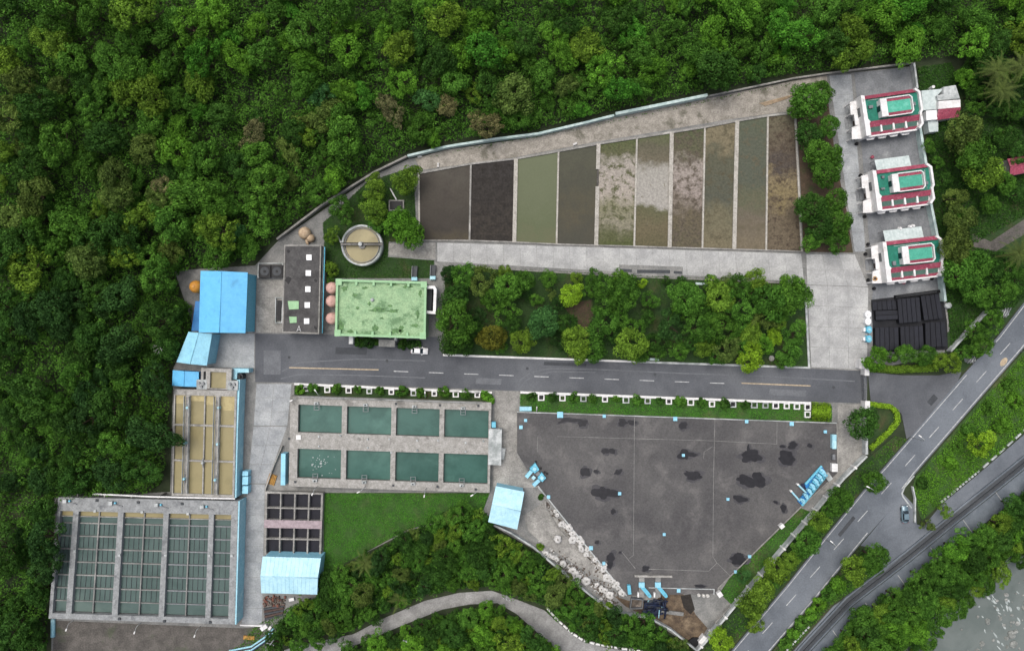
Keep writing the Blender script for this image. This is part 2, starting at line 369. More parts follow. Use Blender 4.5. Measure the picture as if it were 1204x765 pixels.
# compound ground and roads (sheets step up a few centimetres each)
COMP = [(205, 318), (300, 312), (326, 284), (440, 206), (480, 187), (632, 160), (724, 137), (832, 115), (974, 88), (1073, 78), (1112, 352), (1120, 412), (1020, 437), (1018, 535), (985, 572), (862, 715), (820, 764),
        (763, 727), (718, 718), (680, 690), (627, 645), (576, 616), (566, 600), (480, 624), (378, 676), (372, 702), (330, 735), (312, 770), (60, 770), (64, 584), (200, 578), (204, 432), (228, 386)]
sheet('compound_ground', COMP, 0, 'dirty_concrete', -.6)
acc = sheet('access_road', [(300, 392), (333, 392.5), (378, 393), (516, 396), (520, 418), (952, 433), (1020, 436), (1019, 474), (953, 472), (612, 459.5), (345, 449.5), (300, 449)], .03, 'asphalt')
apron = sheet('road_apron', [(1020.5, 437), (1060, 441), (1104, 441), (1131, 436), (1118, 470), (1088, 500), (1066, 516), (1060, 486), (1050, 477), (1024, 473)], .03, 'asphalt')
cr = sheet('concrete_road', [(452, 285), (490, 283.6), (943, 297.4), (1004, 297.5), (998, 250), (985, 190), (972, 88), (1004, 86), (1012, 160), (1026, 340), (1020, 435), (953.5, 432), (947, 333), (523, 311), (512, 306), (455, 301)], .03, 'dirty_concrete')
slabs(cr, [(514, 285), (942, 298), (945.5, 331.5), (514, 307.5)], 22, 1, .06, 'concrete')
slabs(cr, [(948, 299), (1005, 299), (1021, 337), (949, 334.5)], 3, 2, .06, 'concrete')
slabs(cr, [(949, 335), (1021, 337.5), (1019.5, 434.5), (954, 431.5)], 3, 4, .06, 'concrete')
slabs(cr, [(975, 89), (1001, 87.5), (1018, 296), (1005, 296)], 1, 9, .06, 'cool_concrete')
slabs(cr, [(457, 286), (512, 285), (512, 305), (457, 300)], 3, 1, .06, 'stained_concrete')
sheet('house_yard', [(1004.5, 86), (1072, 79), (1111, 340), (1112, 404), (1020.5, 404), (1026.5, 340), (1013, 170)], .045, 'yard')
wr = sheet('service_road', [(301, 450), (344, 450), (338, 500), (337, 520), (313, 570), (309, 735), (283, 735), (288, 600), (296, 500)], .03, 'dirty_concrete')
slabs(wr, [(301.5, 451), (343, 451), (338, 500), (298, 500)], 2, 3, .06, 'cool_concrete')
slabs(wr, [(298, 501), (337.5, 501), (314, 568), (291, 568)], 2, 3, .06, 'cool_concrete')
slabs(wr, [(290.5, 569), (311.5, 569), (308, 733), (284, 733)], 1, 9, .06, 'cool_concrete')
up = sheet('upper_path', [(488, 186), (526, 176), (632, 161), (724, 138), (832, 116), (933, 95), (972, 88.6), (974, 104), (935, 130), (860, 140), (700, 167), (600, 186), (494, 200)], .03, 'track_concrete')
sheet('tank_alley', [(582, 459), (611, 460), (607, 535), (634, 573), (620, 600), (580, 572)], .02, 'stained_concrete')
sheet('bare_yard', [(576, 572), (634, 573), (737, 701), (842, 698), (862, 714), (820, 762), (763, 726), (718, 716), (680, 688), (627, 643), (578, 615)], .035, 'dirty_concrete')
sheet('sandy_patch', [(640, 590), (668, 625), (690, 642), (704, 662), (712, 684), (690, 672), (664, 655), (640, 640), (622, 625), (615, 606)], .06, 'stained_concrete')
sheet('mud_patch', [(722, 700), (735, 712), (770, 730), (818, 758), (832, 738), (818, 722), (806, 700), (788, 690), (770, 706), (740, 706)], .06, 'mud')
sheet('dark_mud', [(800, 700), (812, 698), (817, 716), (812, 722), (804, 714)], .075, 'bed_black_mud', -.1)
sheet('rear_yard', [(64, 729), (283, 738), (309, 737), (312, 768), (62, 768)], .03, 'moss_concrete')
sheet('garage_yard', [(236, 392), (299, 392), (299, 432), (243, 432)], .03, 'cool_concrete')
sheet('plant_yard', [(300.5, 312), (333, 290), (333, 391.5), (300.5, 391)], .03, 'dirty_concrete')
slabs(bpy.data.objects['plant_yard'], [(301.5, 329), (333, 329), (333, 391), (301, 391)], 2, 3, .06, 'stained_concrete')
sheet('east_concrete', [(985, 475), (1018, 475), (1018, 534), (985, 571), (975, 580), (962, 580), (985, 556)], .03, 'stained_concrete')
# grass areas
sheet('tank_lawn', [(381, 579), (576, 579), (568, 600), (480, 622), (380, 676)], .05, 'bright_lawn')
sheet('park_lawn', [(523, 313), (945, 334), (951, 431), (523, 416)], .08, 'lawn')
sheet('bare_earth', [(664, 362), (682, 354), (696, 352), (698, 372), (690, 388), (678, 380)], .10, 'dry_earth', -.1)
sheet('verge_lawn', [(612, 463), (953, 475.5), (978, 477), (978, 496), (612, 483)], .08, 'bright_lawn')
sheet('planter_lawn', [(346, 453), (578, 462.5), (578, 478), (567, 473), (346, 465)], .06, 'lawn')
sheet('clarifier_lawn', [(380, 262), (432, 214), (486, 196), (490, 283), (457, 284), (456, 302), (510, 306), (510, 327), (384, 327)], .05, 'lawn')
sheet('hedge_ground', [(937, 134), (972, 106), (983, 190), (996, 250), (1003, 297), (945, 296)], .05, 'dry_earth')
sheet('gate_lawn', [(1021, 476), (1050, 481), (1057, 492), (1052, 508), (1024, 534), (1021, 520)], .08, 'lawn')
sheet('corner_lawn', [(942, 597), (960, 604), (862, 712), (846, 697), (858, 679)], .07, 'bright_lawn')
sheet('corner_grass', [(1077, 78), (1118, 74), (1130, 100), (1086, 108)], .015, 'lawn')
sheet('east_field', [(1086, 110), (1300, 60), (1300, 300), (1178, 372), (1120, 410), (1114, 360)], .02, 'lawn')
sheet('dirt_track', [(1142, 274), (1165, 284), (1204, 258), (1300, 240), (1300, 262), (1204, 276), (1170, 296), (1145, 290)], .05, 'moss_concrete')
# public road and kerbs
HL = [(1300, 235), (1202, 358), (1175, 393.5), (1128, 446), (1085, 497), (1041.8, 546.6), (1014.6, 577), (970, 631), (925, 687.6), (868, 755), (800, 838)]
HR = [(1300, 292), (1202, 411), (1137, 486), (1075, 558), (1060, 578), (1046, 600), (1010, 641), (957, 706.7), (906, 765), (850, 832)]
hw = sheet('highway', HL + HR[::-1], .06, 'highway')
sheet('turning_bay', [(1060, 578), (1077, 596), (1078, 616), (1096, 622), (1040, 672), (1034, 646), (1012, 641), (1046, 600)], .05, 'highway')
sheet('median_lawn', [(1300, 294), (1204, 412), (1138, 488), (1077, 560), (1072, 576), (1084, 612), (1108, 590), (1146, 558), (1300, 425)], .05, 'bright_lawn')
sheet('side_verge', [(1036, 652), (1012, 643), (958, 709), (908, 765), (850, 834), (895, 830), (930, 762), (978, 708), (1040, 672)], .06, 'lawn')
sheet('road_verge', [(1132, 438), (1176, 389), (1202, 354), (1300, 232), (1300, 200), (1110, 395), (1112, 428)], .04, 'lawn')
sheet('west_verge', [(1052, 512), (1068, 516), (1040, 546), (1013, 577), (968, 631), (923, 687), (866, 755), (800, 836), (780, 820), (826, 762), (863, 718), (985, 574), (1021, 538)], .04, 'lawn')
sheet('levee_road', [(1300, 428), (1147, 560), (1108, 592), (1040, 674), (980, 712), (932, 766), (880, 840), (920, 840), (942, 768), (1002, 704), (1070, 652), (1178, 562), (1300, 462)], .03, 'highway')
sheet('gravel_track', [(318, 770), (345, 760), (416, 745), (450, 727), (499, 706), (540, 696.5), (578, 694), (604, 703), (640, 717), (662, 737), (686, 754), (713, 761), (748, 766), (790, 790), (700, 800), (658, 766), (634, 745), (607, 721), (585, 708.5), (552, 710), (520, 716), (470, 736), (418, 758), (380, 788), (318, 800)], .05, 'gravel')
# wear on the roads: repair patches, manholes, tyre tracks
mat('patch_dark', '4b4e52', '44474b', .5, fine=.12); mat('patch_light', '74777b', '696c70', .5, fine=.12)
for q, m_ in (([(395, 408), (432, 409), (431, 417), (394, 416)], 'patch_dark'), ([(640, 425), (690, 427), (689, 431), (639, 429)], 'patch_dark'), ([(905, 457), (948, 459), (947, 466), (904, 464)], 'patch_light'), ([(560, 444), (590, 445), (589, 452), (559, 451)], 'patch_light'), ([(310, 412), (330, 412), (330, 440), (310, 440)], 'patch_light')):
    MB().poly(q, 0, .036).build('repair_patch', M[m_], acc)
for q in ([(1090, 472), (1098, 463), (1103, 468), (1095, 477)], [(985, 628), (1003, 606), (1006, 609), (988, 631)]): MB().poly(q, 0, .066).build('repair_patch', M['patch_dark'], hw)
for (x, y) in ((455, 424), (620, 433), (770, 440), (980, 455), (340, 420)):
    p = W(x, y); MB().cyl(p.x, p.y, 0, .042, .38, n=14).build('manhole_cover', M['dark_steel'], acc)
for pl in ([(606, 455), (612, 446), (624, 438), (645, 433), (700, 434)], [(611, 457), (617, 448), (629, 441), (650, 436.5), (700, 437.5)], [(700, 434), (800, 438.6), (900, 442), (1005, 448)], [(330, 445), (350, 440), (420, 441), (500, 444)], [(332, 436), (352, 426), (420, 422), (500, 424)]):
    MB().pathpx(pl, .3, 0, .0335).build('tyre_track', M['patch_light'], acc)
# painted lines
def paint(parent, px_list, w, z, m, name='painted_line'):
    for a, b in px_list: MB().bar(a, b, w, z - .02, z).build(name, M[m], parent)
dash = [((463 + 41.3*k, 436.2 + 1.53*k), (480 + 41.3*k, 436.8 + 1.53*k)) for k in range(10)]
paint(acc, dash, .22, .045, 'line_white')
paint(acc, [((340, 432), (445, 434.6)), ((872, 450.2), (953, 453.4))], .3, .045, 'line_yellow')
d0 = [((1159.8 - 27.95*k, 436 + 32.8*k), (1148.2 - 27.95*k, 449 + 32.8*k)) for k in range(-3, 11)]
paint(hw, d0, .2, .075, 'line_white')
e1 = MB(); e1.pathpx([(1300, 239), (1203, 361), (1176, 396.5), (1171, 402)], .2, .05, .075); e1.build('painted_line', M['line_white'], hw)
MB().pathpx([(1136.7, 440.5), (1086, 499), (1043, 548.6), (1016, 578.5), (971.5, 632.5), (926.5, 689), (869.5, 756.5), (802, 838)], .2, .05, .0751).build('painted_line', M['line_white'], hw)
MB().pathpx([(1300, 288), (1201, 409), (1136, 484), (1074, 556), (1060.5, 574)], .25, .05, .075).build('painted_line', M['line_white'], hw)
MB().pathpx([(1020, 626), (1008, 640.5), (955.5, 705.5), (904.5, 764), (850, 828)], .25, .05, .075).build('painted_line', M['line_white'], hw)
sm = MB(); c = W(1180.2, 425.3, .075); u = Vector((.62, .78)); v = Vector((.78, -.62))
sm.prism([tuple(Vector((c.x, c.y)) + u*1.3*math.cos(t) + v*.72*math.sin(t)) for t in [2*PI*i/18 for i in range(18)]], .05, .076)
sm.build('speed_oval', M['line_yellow'], hw)
# white curved kerb by the turning bay, kerb stones, guard rail
MB().pathpx([(1075, 559), (1064, 572), (1060.5, 580), (1062, 584), (1072, 597)], .35, 0, .2).build('kerb', M['pale_wall'], label='white bent kerb at the mouth of the turning bay', cat='kerb')
MB().pathpx([(1073.5, 572), (1076.5, 586), (1076, 614)], .3, 0, .75).build('barrier', M['pale_wall'], label='low white concrete barrier beside the silver parked car', cat='barrier')
k0 = thing('edge_blocks', 'row of white edge stones along the grass beside the levee road', 'edge stones', W(1126, 575))
for k in range(13):
    a = lerp((1152, 553), (1106, 591), (k + .1)/13); b = lerp((1152, 553), (1106, 591), (k + .75)/13)
    MB().bar(a, b, .45, 0, .4).build('stone', M['pale_wall'], k0)
for k in range(8):
    a = lerp((1230, 483), (1154, 551.5), (k + .1)/8); b = lerp((1230, 483), (1154, 551.5), (k + .75)/8)
    MB().bar(a, b, .45, 0, .4).build('stone', M['pale_wall'], k0)
k1 = thing('edge_blocks', 'row of white edge stones beside the hedge under the levee road', 'edge stones', W(960, 730))
for k in range(11):
    a = lerp((952, 736), (918, 772), (k + .1)/11); b = lerp((952, 736), (918, 772), (k + .75)/11)
    MB().bar(a, b, .4, 0, .4).build('stone', M['pale_wall'], k1)
k2 = thing('edge_blocks', 'curved row of white stones edging the gravel track', 'edge stones', W(680, 745))
tp = [(643, 714), (652, 725), (662, 734.5), (674, 745), (686, 752.5), (700, 756.5), (713, 759), (730, 762), (748, 764), (770, 770)]
for i in range(len(tp) - 1):
    for s2 in (0, .5):
        MB().bar(lerp(tp[i], tp[i + 1], s2 + .04), lerp(tp[i], tp[i + 1], s2 + .42), .5, 0, .5).build('stone', M['white_paint'], k2)
# drain channel and levee wall
mat('drain_bed', '505458', '45494d', .3, '5e6266', .1)
dl = [(1300, 466), (1180, 563), (1126, 606), (1069, 652.5), (998.6, 706.7), (947, 762), (900, 820)]
MB().pathpx(dl, 1.9, -.1, .04).build('drain_channel', M['drain_bed'], kind='structure')
dw = thing('drain_wall', 'pale thin walls along both sides of the dark roadside drain', 'drain wall', W(1069, 652))
def off(pl, dd):
    o = []
    for i, p in enumerate(pl):
        a = Vector(pl[max(i - 1, 0)]); b = Vector(pl[min(i + 1, len(pl) - 1)]); t = (b - a).normalized(); o.append((p[0] - t.y*dd, p[1] + t.x*dd))
    return o
MB().pathpx(off(dl, 5.4), .3, 0, .5).build('wall', M['levee'], dw)
MB().pathpx(off(dl, -5.4), .3, 0, .5).build('wall', M['levee'], dw)
MB().pathpx(off(dl, -.8), .25, 0, .3).build('pipe', M['dark_steel'], dw)
l1 = off(dl, -7); l2 = off(dl, -27)
for nm, q in (('levee_slope', l1 + l2[::-1]),): sheet(nm, q, .08, 'levee')
for k in range(6):
    t = (k + .5)/6; a = lerp((1190, 562), (960, 757), t)
    nrm = (a[0] + 10, a[1] + 14)
    MB().bar(a, nrm, .18, .05, .14).build('joint', M['concrete'], bpy.data.objects['levee_slope'])
# river
rv = [(1450, 440), (1300, 560), (1240, 606), (1212, 640), (1190, 650), (1172, 672), (1150, 682), (1128, 705), (1104, 716), (1088, 738), (1050, 770), (1020, 800), (1000, 900), (1500, 1200), (1700, 700)]
sheet('river', rv, -4.3, 'river_water', -6.5)

# ------------------------------------------------------------------ sludge drying beds
top = [(492.3, 203), (553.6, 192.4), (606.7, 186.4), (656.7, 177.7), (703.8, 169), (749, 162), (790, 155.5), (829, 149.4), (867, 142), (903, 136), (935, 132.5)]
bot = [(493, 281.5), (552, 282.6), (604.7, 284.6), (654.4, 287), (701, 288.4), (745.8, 289.4), (787.5, 290.8), (826, 291.8), (863.4, 293), (901, 294), (943, 295.6)]
beds = ['bed_wet_brown', 'bed_black_mud', 'bed_olive_water', 'bed_brown_water', 'bed_crust', 'bed_white_crust', 'bed_pink_crust', 'bed_green_brown', 'bed_grey_water', 'bed_tan_mud']
db = thing('drying_beds', 'long row of sludge drying beds below the upper concrete path', 'drying beds', W(715, 230))
bedname = ['wet brown sludge', 'black cracked mud', 'flat olive water', 'murky brown water', 'mottled pale crust', 'white dried crust', 'pinkish dried crust', 'green and brown silt', 'grey shallow water', 'tan mud']
for i in range(10):
    z = .07
    o = MB().poly([top[i], top[i + 1], bot[i + 1], bot[i]], -.2, z).build('bed_surface', M[beds[i]], db); o['label'] = 'bed filled with ' + bedname[i]
for i in range(11):
    wide = i in (2, 4, 6, 8)
    if i == 4:
        a, b = top[4], bot[4]
        for t0, t1 in ((0, .25), (.42, 1)):
            MB().bar(lerp(a, b, t0), lerp(a, b, t1), 1.0, 0, .42).build('divider', M['divider'], db)
        MB().bar(lerp(a, b, .26), lerp(a, b, .41), .5, 0, .3).build('divider', M['moss_concrete'], db)
    else:
        MB().bar(top[i], bot[i], 1.0 if wide else .45, 0, .42 if wide else .36).build('divider', M['divider'] if i != 1 else M['stained_concrete'], db)
MB().pathpx([(490.5, 204)] + top[1:], .5, 0, .39).build('bed_wall', M['stained_concrete'], db)
MB().pathpx([(490.5, 282.5)] + bot[1:], .35, 0, .33).build('bed_wall', M['stained_concrete'], db)
# drain grating in the concrete road
gr = thing('trench_cover', 'long grey trench cover with dark slots in the concrete road', 'grating', W(765, 318))
MB().poly([(728, 311), (803, 313.5), (803, 326), (728, 324)], .03, .075).build('cover_plate', M['dirty_concrete'], gr)
for (a, b) in (((729, 316), (743, 318.5)), ((749, 317), (788, 320)), ((792, 318.5), (802, 320.5))):
    MB().poly([(a[0], a[1]), (b[0], a[1] + .5), (b[0], b[1] + 1.6), (a[0], b[1] + 1)], .05, .09).build('slot', M['dark_steel'], gr)
# kerbs of the park
MB().pathpx([(521, 417.2), (640, 421.3), (757, 425.4)], .5, 0, .35).build('park_kerb', M['white_paint'], label='white kerb along the road side of the park lawn, west stretch', cat='kerb')
MB().pathpx([(757.6, 425.5), (951.6, 432.2), (948.5, 370), (946, 333.5)], .5, 0, .35).build('park_kerb', M['pale_wall'], label='white kerb turning the corner of the park lawn at the concrete yard', cat='kerb')
MB().pathpx([(523.5, 312.2), (727, 324.5), (945, 333.5)], .25, 0, .2).build('park_kerb', M['stained_concrete'], label='thin grey kerb between park lawn and concrete road', cat='kerb')
MB().pathpx([(612, 461), (953.5, 473.8)], .55, 0, .9).build('verge_wall', M['white_paint'], label='white low wall along the grass verge south of the access road', cat='wall')
MB().pathpx([(346, 451.2), (578.5, 461.5)], .5, 0, .6).build('planter_wall', M['white_paint'], label='white low wall in front of the planter strip by the green water tanks', cat='wall')

# ------------------------------------------------------------------ boundary walls
def wall(px, h, w, m, label, pier=0, pm=None, name='boundary_wall'):
    mid = W(*px[len(px)//2]); r = thing(name, label, 'wall', (mid.x, mid.y, 0))
    MB().pathpx(px, w, -.4, h).build('wall_panel', M[m], r)
    MB().pathpx(px, w + .12, h, h + .08).build('coping', M[m], r)
    if pier:
        P = XY(px, h); acc2 = 0
        for i in range(len(P) - 1):
            a = Vector(P[i]); b = Vector(P[i + 1]); L = (b - a).length; n = max(1, int(L / pier)); t = (b - a)/L; nn = Vector((-t.y, t.x))
            for k in range(n):
                c = a + (b - a) * (k + .5)/n
                MB().bar2(c - t*.22, c + t*.22, w + .5, -.3, h + .18).build('pier', M[pm or m], r)
    return r
wall([(325, 281), (380, 239.5), (440, 202), (478, 183.5)], 1.6, .35, 'stained_concrete', 'grey boundary wall curving round the clarifier garden')
wall([(479, 183), (526, 172), (579, 163.7), (632.5, 157), (685.6, 144.6), (722, 135.5)], 1.8, .45, 'mint_wall', 'mint white boundary wall between forest and the dark drying beds')
wall([(724, 133.6), (778.6, 122.6), (832, 111.6)], 2.2, .6, 'mint_wall', 'taller mint white wall stretch between forest and the crusted beds')
wall([(833, 113), (933, 92), (974, 86), (1073, 73.7)], 1.0, .3, 'stained_concrete', 'low grey mossy wall under the trees north of the house yard')
wall([(1075, 74), (1079, 104)], 1.6, .35, 'pale_wall', 'short pale wall beside the northern house')
wall([(1081, 142), (1090, 198), (1095, 240), (1103, 280), (1112, 354)], 2.0, .5, 'mint_wall', 'pale mint wall behind the three white houses')
wall([(1019.5, 536), (992, 563), (915.7, 652.5), (861.5, 716), (829.6, 754.6), (820, 765)], 2.0, .38, 'pale_wall', 'white diagonal wall with piers between the reservoir and the public road', 4.2, 'white_paint')
wall([(1019, 511), (1019.3, 534)], 2.0, .5, 'pale_wall', 'short white wall below the round tree at the gate')
wall([(576, 615), (600, 626), (627, 643), (655, 667), (680.5, 688.6), (700, 704), (718, 716.7), (740, 723), (763.6, 726), (790, 741), (820, 765)], 1.8, .3, 'pale_wall', 'white winding wall between the bag yard and the southern woods')
wall([(1162, 366), (1140, 389), (1118, 413)], 1.8, .4, 'pale_wall', 'short grey wall in the grass near the black panel stacks')

# ------------------------------------------------------------------ eight-cell filter tank
ZT = 2.4
ft = thing('filter_tank', 'grey concrete tank block of eight green water cells', 'water tank', W(460, 520))
Q = [(341, 465), (578, 473), (576, 579), (339.6, 571.3)]
def zf(x, y): return (330 + x/4.152, 440 + y/4.152)
cells = [[(92, 145), (300, 152), (295, 290), (90, 283)], [(325, 153), (543, 158), (540, 298), (323, 292)], [(567, 162), (780, 167), (776, 307), (563, 300)], [(803, 168), (1020, 175), (1018, 315), (800, 310)],
         [(85, 367), (293, 372), (288, 513), (80, 505)], [(320, 375), (535, 381), (532, 522), (317, 515)], [(560, 384), (772, 390), (768, 530), (555, 523)], [(797, 392), (1012, 398), (1010, 537), (793, 530)]]
us = [0, (350.5-341)/237, (402-341)/237, (408-341)/237, (460.3-341)/237, (466-341)/237, (517.2-341)/237, (522.8-341)/237, (575.2-341)/237, 1]
vs = [0, .092, .40, .58, .905, 1]
Qf = [(341.5, 465.2), (577.8, 473), (575.8, 579), (339.5, 571.3)]
# refit cells to the same skewed frame: rows at v-lines, columns at u-lines
dk = MB(); deck(dk, Qf, us, vs, lambda i, j: (i in (1, 3, 5, 7) and j in (1, 3)), 0, ZT); dk.build('tank_deck', M['walkway'], ft)
for r in (1, 3):
    for i in (1, 3, 5, 7):
        q = [bil(Qf, us[i], vs[r]), bil(Qf, us[i + 1], vs[r]), bil(Qf, us[i + 1], vs[r + 1]), bil(Qf, us[i], vs[r + 1])]
        w = MB(); P = [W(p[0], p[1], ZT) for p in q]; w.prism([(p.x, p.y) for p in P], .1, 1.35)
        w.build('water', M['green_water'], ft)
        cc = sum(P, Vector())/4; MB().path([tuple((p + (cc - p).normalized()*.05).xy) for p in P], .1, 1.3, 1.62, True).build('waterline', M['moss_concrete'], ft)
        # sluice bracket above the cell edge
        c = bil(q, .42, 0 if r == 1 else 1); sg = -1 if r == 1 else 1
        b = MB(); p = W(c[0], c[1] + sg*2.2, ZT)
        b.box(p.x - .55, p.x + .55, p.y - .35, p.y + .35, ZT, ZT + .5); b.build('valve_box', M['pale_wall'], ft)
        b = MB(); p2 = W(c[0], c[1] - sg*2.2, ZT)
        for dx in (-.62, .62): b.bar2((p2.x + dx, p2.y - .8), (p2.x + dx, p2.y + .8), .12, ZT - .02, ZT + .12)
        for dy in (-.75, 0, .75): b.bar2((p2.x - .56, p2.y + dy), (p2.x + .56, p2.y + dy), .1, ZT + .0, ZT + .1)
        b.build('bracket', M['steel'], ft)
        MB().cyl(p.x, p.y, ZT + .5, ZT + 1.0, .16, n=8).build('valve_wheel', M['dark_steel'], ft)
for (x, y) in ((42, 313), (563, 143), (778, 150), (965, 153), (550, 541), (766, 547), (952, 560), (72, 524)):
    p = W(*zf(x, y), ZT); MB().box(p.x - .28, p.x + .28, p.y - .28, p.y + .28, ZT, ZT + .12).build('hatch', M['dark_steel'], ft)
for (x, y) in ((187, 303), (187, 350), (292, 298), (425, 316), (425, 357), (530, 315), (667, 322), (667, 370), (768, 322), (903, 332), (903, 377), (540, 380), (990, 325)):
    p = W(*zf(x, y), ZT); MB().cyl(p.x, p.y, ZT, ZT + .35, .3, .22, n=8).build('vent_cap', M['pale_wall'], ft)
p = W(*zf(88, 306), ZT); MB().box(p.x - .6, p.x + .6, p.y - .6, p.y + .6, ZT, ZT + .25).build('cover', M['white_paint'], ft)
rl = MB(); rl.pathpx([(351, 466.4), (566, 473.6)], .08, ZT, ZT + .9); rl.build('railing', M['pale_wall'], ft)
MB().poly([zf(1016, 264), zf(1080, 268), zf(1076, 444), zf(1012, 440)], 0, 3.0).build('stair_house', M['pale_wall'], ft)
MB().poly([zf(1030, 232), zf(1050, 233), zf(1050, 260), zf(1030, 259)], 0, 2.2).build('control_box', M['cyan_paint'], ft)
MB().poly([zf(1078, 360), zf(1098, 362), zf(1090, 415), zf(1076, 414)], 0, 1.2).build('stair', M['pale_wall'], ft)
# floating debris in the corner cell
fo = thing('floating_debris', 'scattered white foam flecks floating in one green water cell', 'foam', W(*zf(190, 440), 1.35))
for k in range(34):
    x = rng.gauss(190, 38); y = rng.gauss(445, 26)
    if not (95 < x < 280 and 385 < y < 500): continue
    p = W(*zf(x, y), 1.36); r = rng.uniform(.08, .2) * (2.2 if rng.random() < .12 else 1)
    m2 = MB(); n = 7; m2.prism([(p.x + r*rng.uniform(.6, 1.2)*math.cos(2*PI*i/n), p.y + r*rng.uniform(.6, 1.2)*math.sin(2*PI*i/n)) for i in range(n)], 1.34, 1.375); m2.build('fleck', M['foam'], fo)

# ------------------------------------------------------------------ lamp posts
def lamp(px, py, z0, ang, label, h=3.0, arm=1.2, group=None):
    b = W(px, py, z0); r = thing('lamp_post', label, 'lamp', (b.x, b.y, z0), group)
    dx, dy = math.cos(ang), math.sin(ang)
    MB().tube([(b.x, b.y, z0), (b.x, b.y, z0 + h*.8), (b.x + dx*arm*.25, b.y + dy*arm*.25, z0 + h*.97), (b.x + dx*arm, b.y + dy*arm, z0 + h)], .08, 6, .05).build('pole', M['pale_wall'], r)
    MB().bar2((b.x + dx*arm*.9, b.y + dy*arm*.9), (b.x + dx*(arm + .7), b.y + dy*(arm + .5)), .28, z0 + h - .04, z0 + h + .12).build('lamp_head', M['white_paint'], r)
    return r
lampg = 'curved lamps along the tank edges'
for (x, y, a) in ((181, 545, 250), (415, 545, 215), (712, 553, 262), (960, 560, 215)): lamp(*zf(x, y), ZT, R(a), 'curved white lamp on the lawn side of the eight-cell tank', group=lampg)
for (x, y, a) in ((200, 95, 120), (712, 108, 90), (95, 108, 210)): lamp(*zf(x, y), .1 if y < 110 else ZT, R(a), 'curved white lamp between tank and planter strip', 3.2, 1.2, group='lamps by the planter strip')
for (x, y) in ((325, 628), (620, 640), (880, 655)): lamp(x/3.732, 560 + y/3.732, 4.4, R(255), 'curved lamp on the south edge of the large settling basin', 2.4, 1.3, group='lamps on the settling basin')

# ------------------------------------------------------------------ large settling basin
ZB = 4.4
def za(x, y): return (x/3.732, 560 + y/3.732)
sb = thing('settling_basin', 'large grey settling basin with many baffled dark green cells', 'settling basin', W(*za(640, 370)))
QB = [za(255, 90), za(1045, 108), za(1030, 648), za(213, 622)]
def bas(u, v): return bil(QB, u, v)
# column lines measured along the top edge of the basin
ub = [0.0, .018, .090, .120, .337, .368, .589, .618, .840, .868, .964, 1.0]
vb = [0, .112, .955, 1]
bk = MB(); deck(bk, QB, ub, vb, lambda i, j: j == 1 and i in (1, 3, 5, 7, 9), 0, ZB); bk.build('basin_deck', M['basin_concrete'], sb)
MB().poly([za(1046, 108), za(1052, 108), za(1037, 648), za(1031, 648)], 0, ZB - .02).build('blue_wall', M['blue_paint'], sb)
wq = [bas(.02, .11), bas(.965, .11), bas(.965, .95), bas(.02, .95)]
P = [W(*p, ZB) for p in [bas(.021, .112), bas(.963, .112), bas(.963, .947), bas(.021, .947)]]
MB().prism([(p.x, p.y) for p in P], .2, 3.45).build('water', M['settle_water'], sb)
for i in (1, 3, 5, 7, 9):
    u0, u1 = ub[i], ub[i + 1]; zz = 3.65
    a = bas(u0, .115); b = bas(u1, .115); c2 = bas(u1, .155); d2 = bas(u0, .155)
    MB().prism(XY([a, b, c2, d2], ZB), 3.2, 3.6).build('inlet_channel', M['tan_water'], sb)
    MB().bar2(W(*bas(u0, .158), ZB), W(*bas(u1, .158), ZB), .2, 3.2, 3.9).build('channel_wall', M['stained_concrete'], sb)
    halves = [(u0, u1)] if i in (1, 9) else [(u0, (u0 + u1)/2), ((u0 + u1)/2, u1)]
    if len(halves) == 2:
        um = (u0 + u1)/2; MB().bar2(W(*bas(um, .10), ZB), W(*bas(um, .95), ZB), .3, 3.2, 3.95).build('trough', M['dirty_concrete'], sb)
    for r in range(7):
        v = .215 + r*.107
        for h0, h1 in halves:
            MB().bar2(W(*bas(h0 + .002, v), ZB), W(*bas(h1 - .002, v), ZB), .3 if r < 6 else .22, 3.2, 3.8).build('launder', M['steel'] if i > 5 or (i == 5 and h0 > .7) else M['dirty_concrete'], sb)
    for h0, h1 in halves:
        n = 3 if i in (1, 9) else 4
        for k in range(1, n):
            uu = h0 + (h1 - h0)*k/n
            for r in range(6):
                v = .215 + r*.107
                MB().bar2(W(*bas(uu, v + .008), ZB), W(*bas(uu, v + .099), ZB), .09, 3.2, 3.56).build('baffle', M['dark_steel'], sb)
for (x, y) in ((300, 105), (500, 114), (700, 122), (900, 130)):
    p = W(*za(x, y), ZB)
    MB().box(p.x - 1.0, p.x - .1, p.y - .45, p.y + .45, ZB, ZB + .7).build('motor', M['pale_wall'], sb)
    MB().cyl(p.x + .5, p.y, ZB, ZB + .5, .25, n=8).build('gearbox', M['cyan_paint'], sb)
    MB().bar2((p.x - .1, p.y - .3), (p.x + 2.2, p.y - .9), .25, ZB, ZB + .25).build('pipe', M['steel'], sb)
for (x, y) in ((330, 325), (525, 343), (728, 345), (920, 345), (1018, 345), (418, 150), (625, 155), (825, 162), (525, 622), (723, 632), (923, 637), (427, 103), (608, 112), (800, 118)):
    p = W(*za(x, y), ZB); MB().box(p.x - .3, p.x + .3, p.y - .3, p.y + .3, ZB, ZB + .3).build('valve_box', M['dark_steel'] if y > 600 or y < 120 else M['pale_wall'], sb)
MB().pathpx([za(405, 76), za(660, 88), za(1030, 97)], .35, ZB - .6, ZB - .2).build('pipe', M['white_paint'], sb)
for u in (.1, .25, .4, .55, .7, .85): 
    p = W(*bas(u, -.008), ZB); MB().box(p.x - .15, p.x + .15, p.y - .1, p.y + .5, 0, ZB - .5).build('pipe_support', M['stained_concrete'], sb)
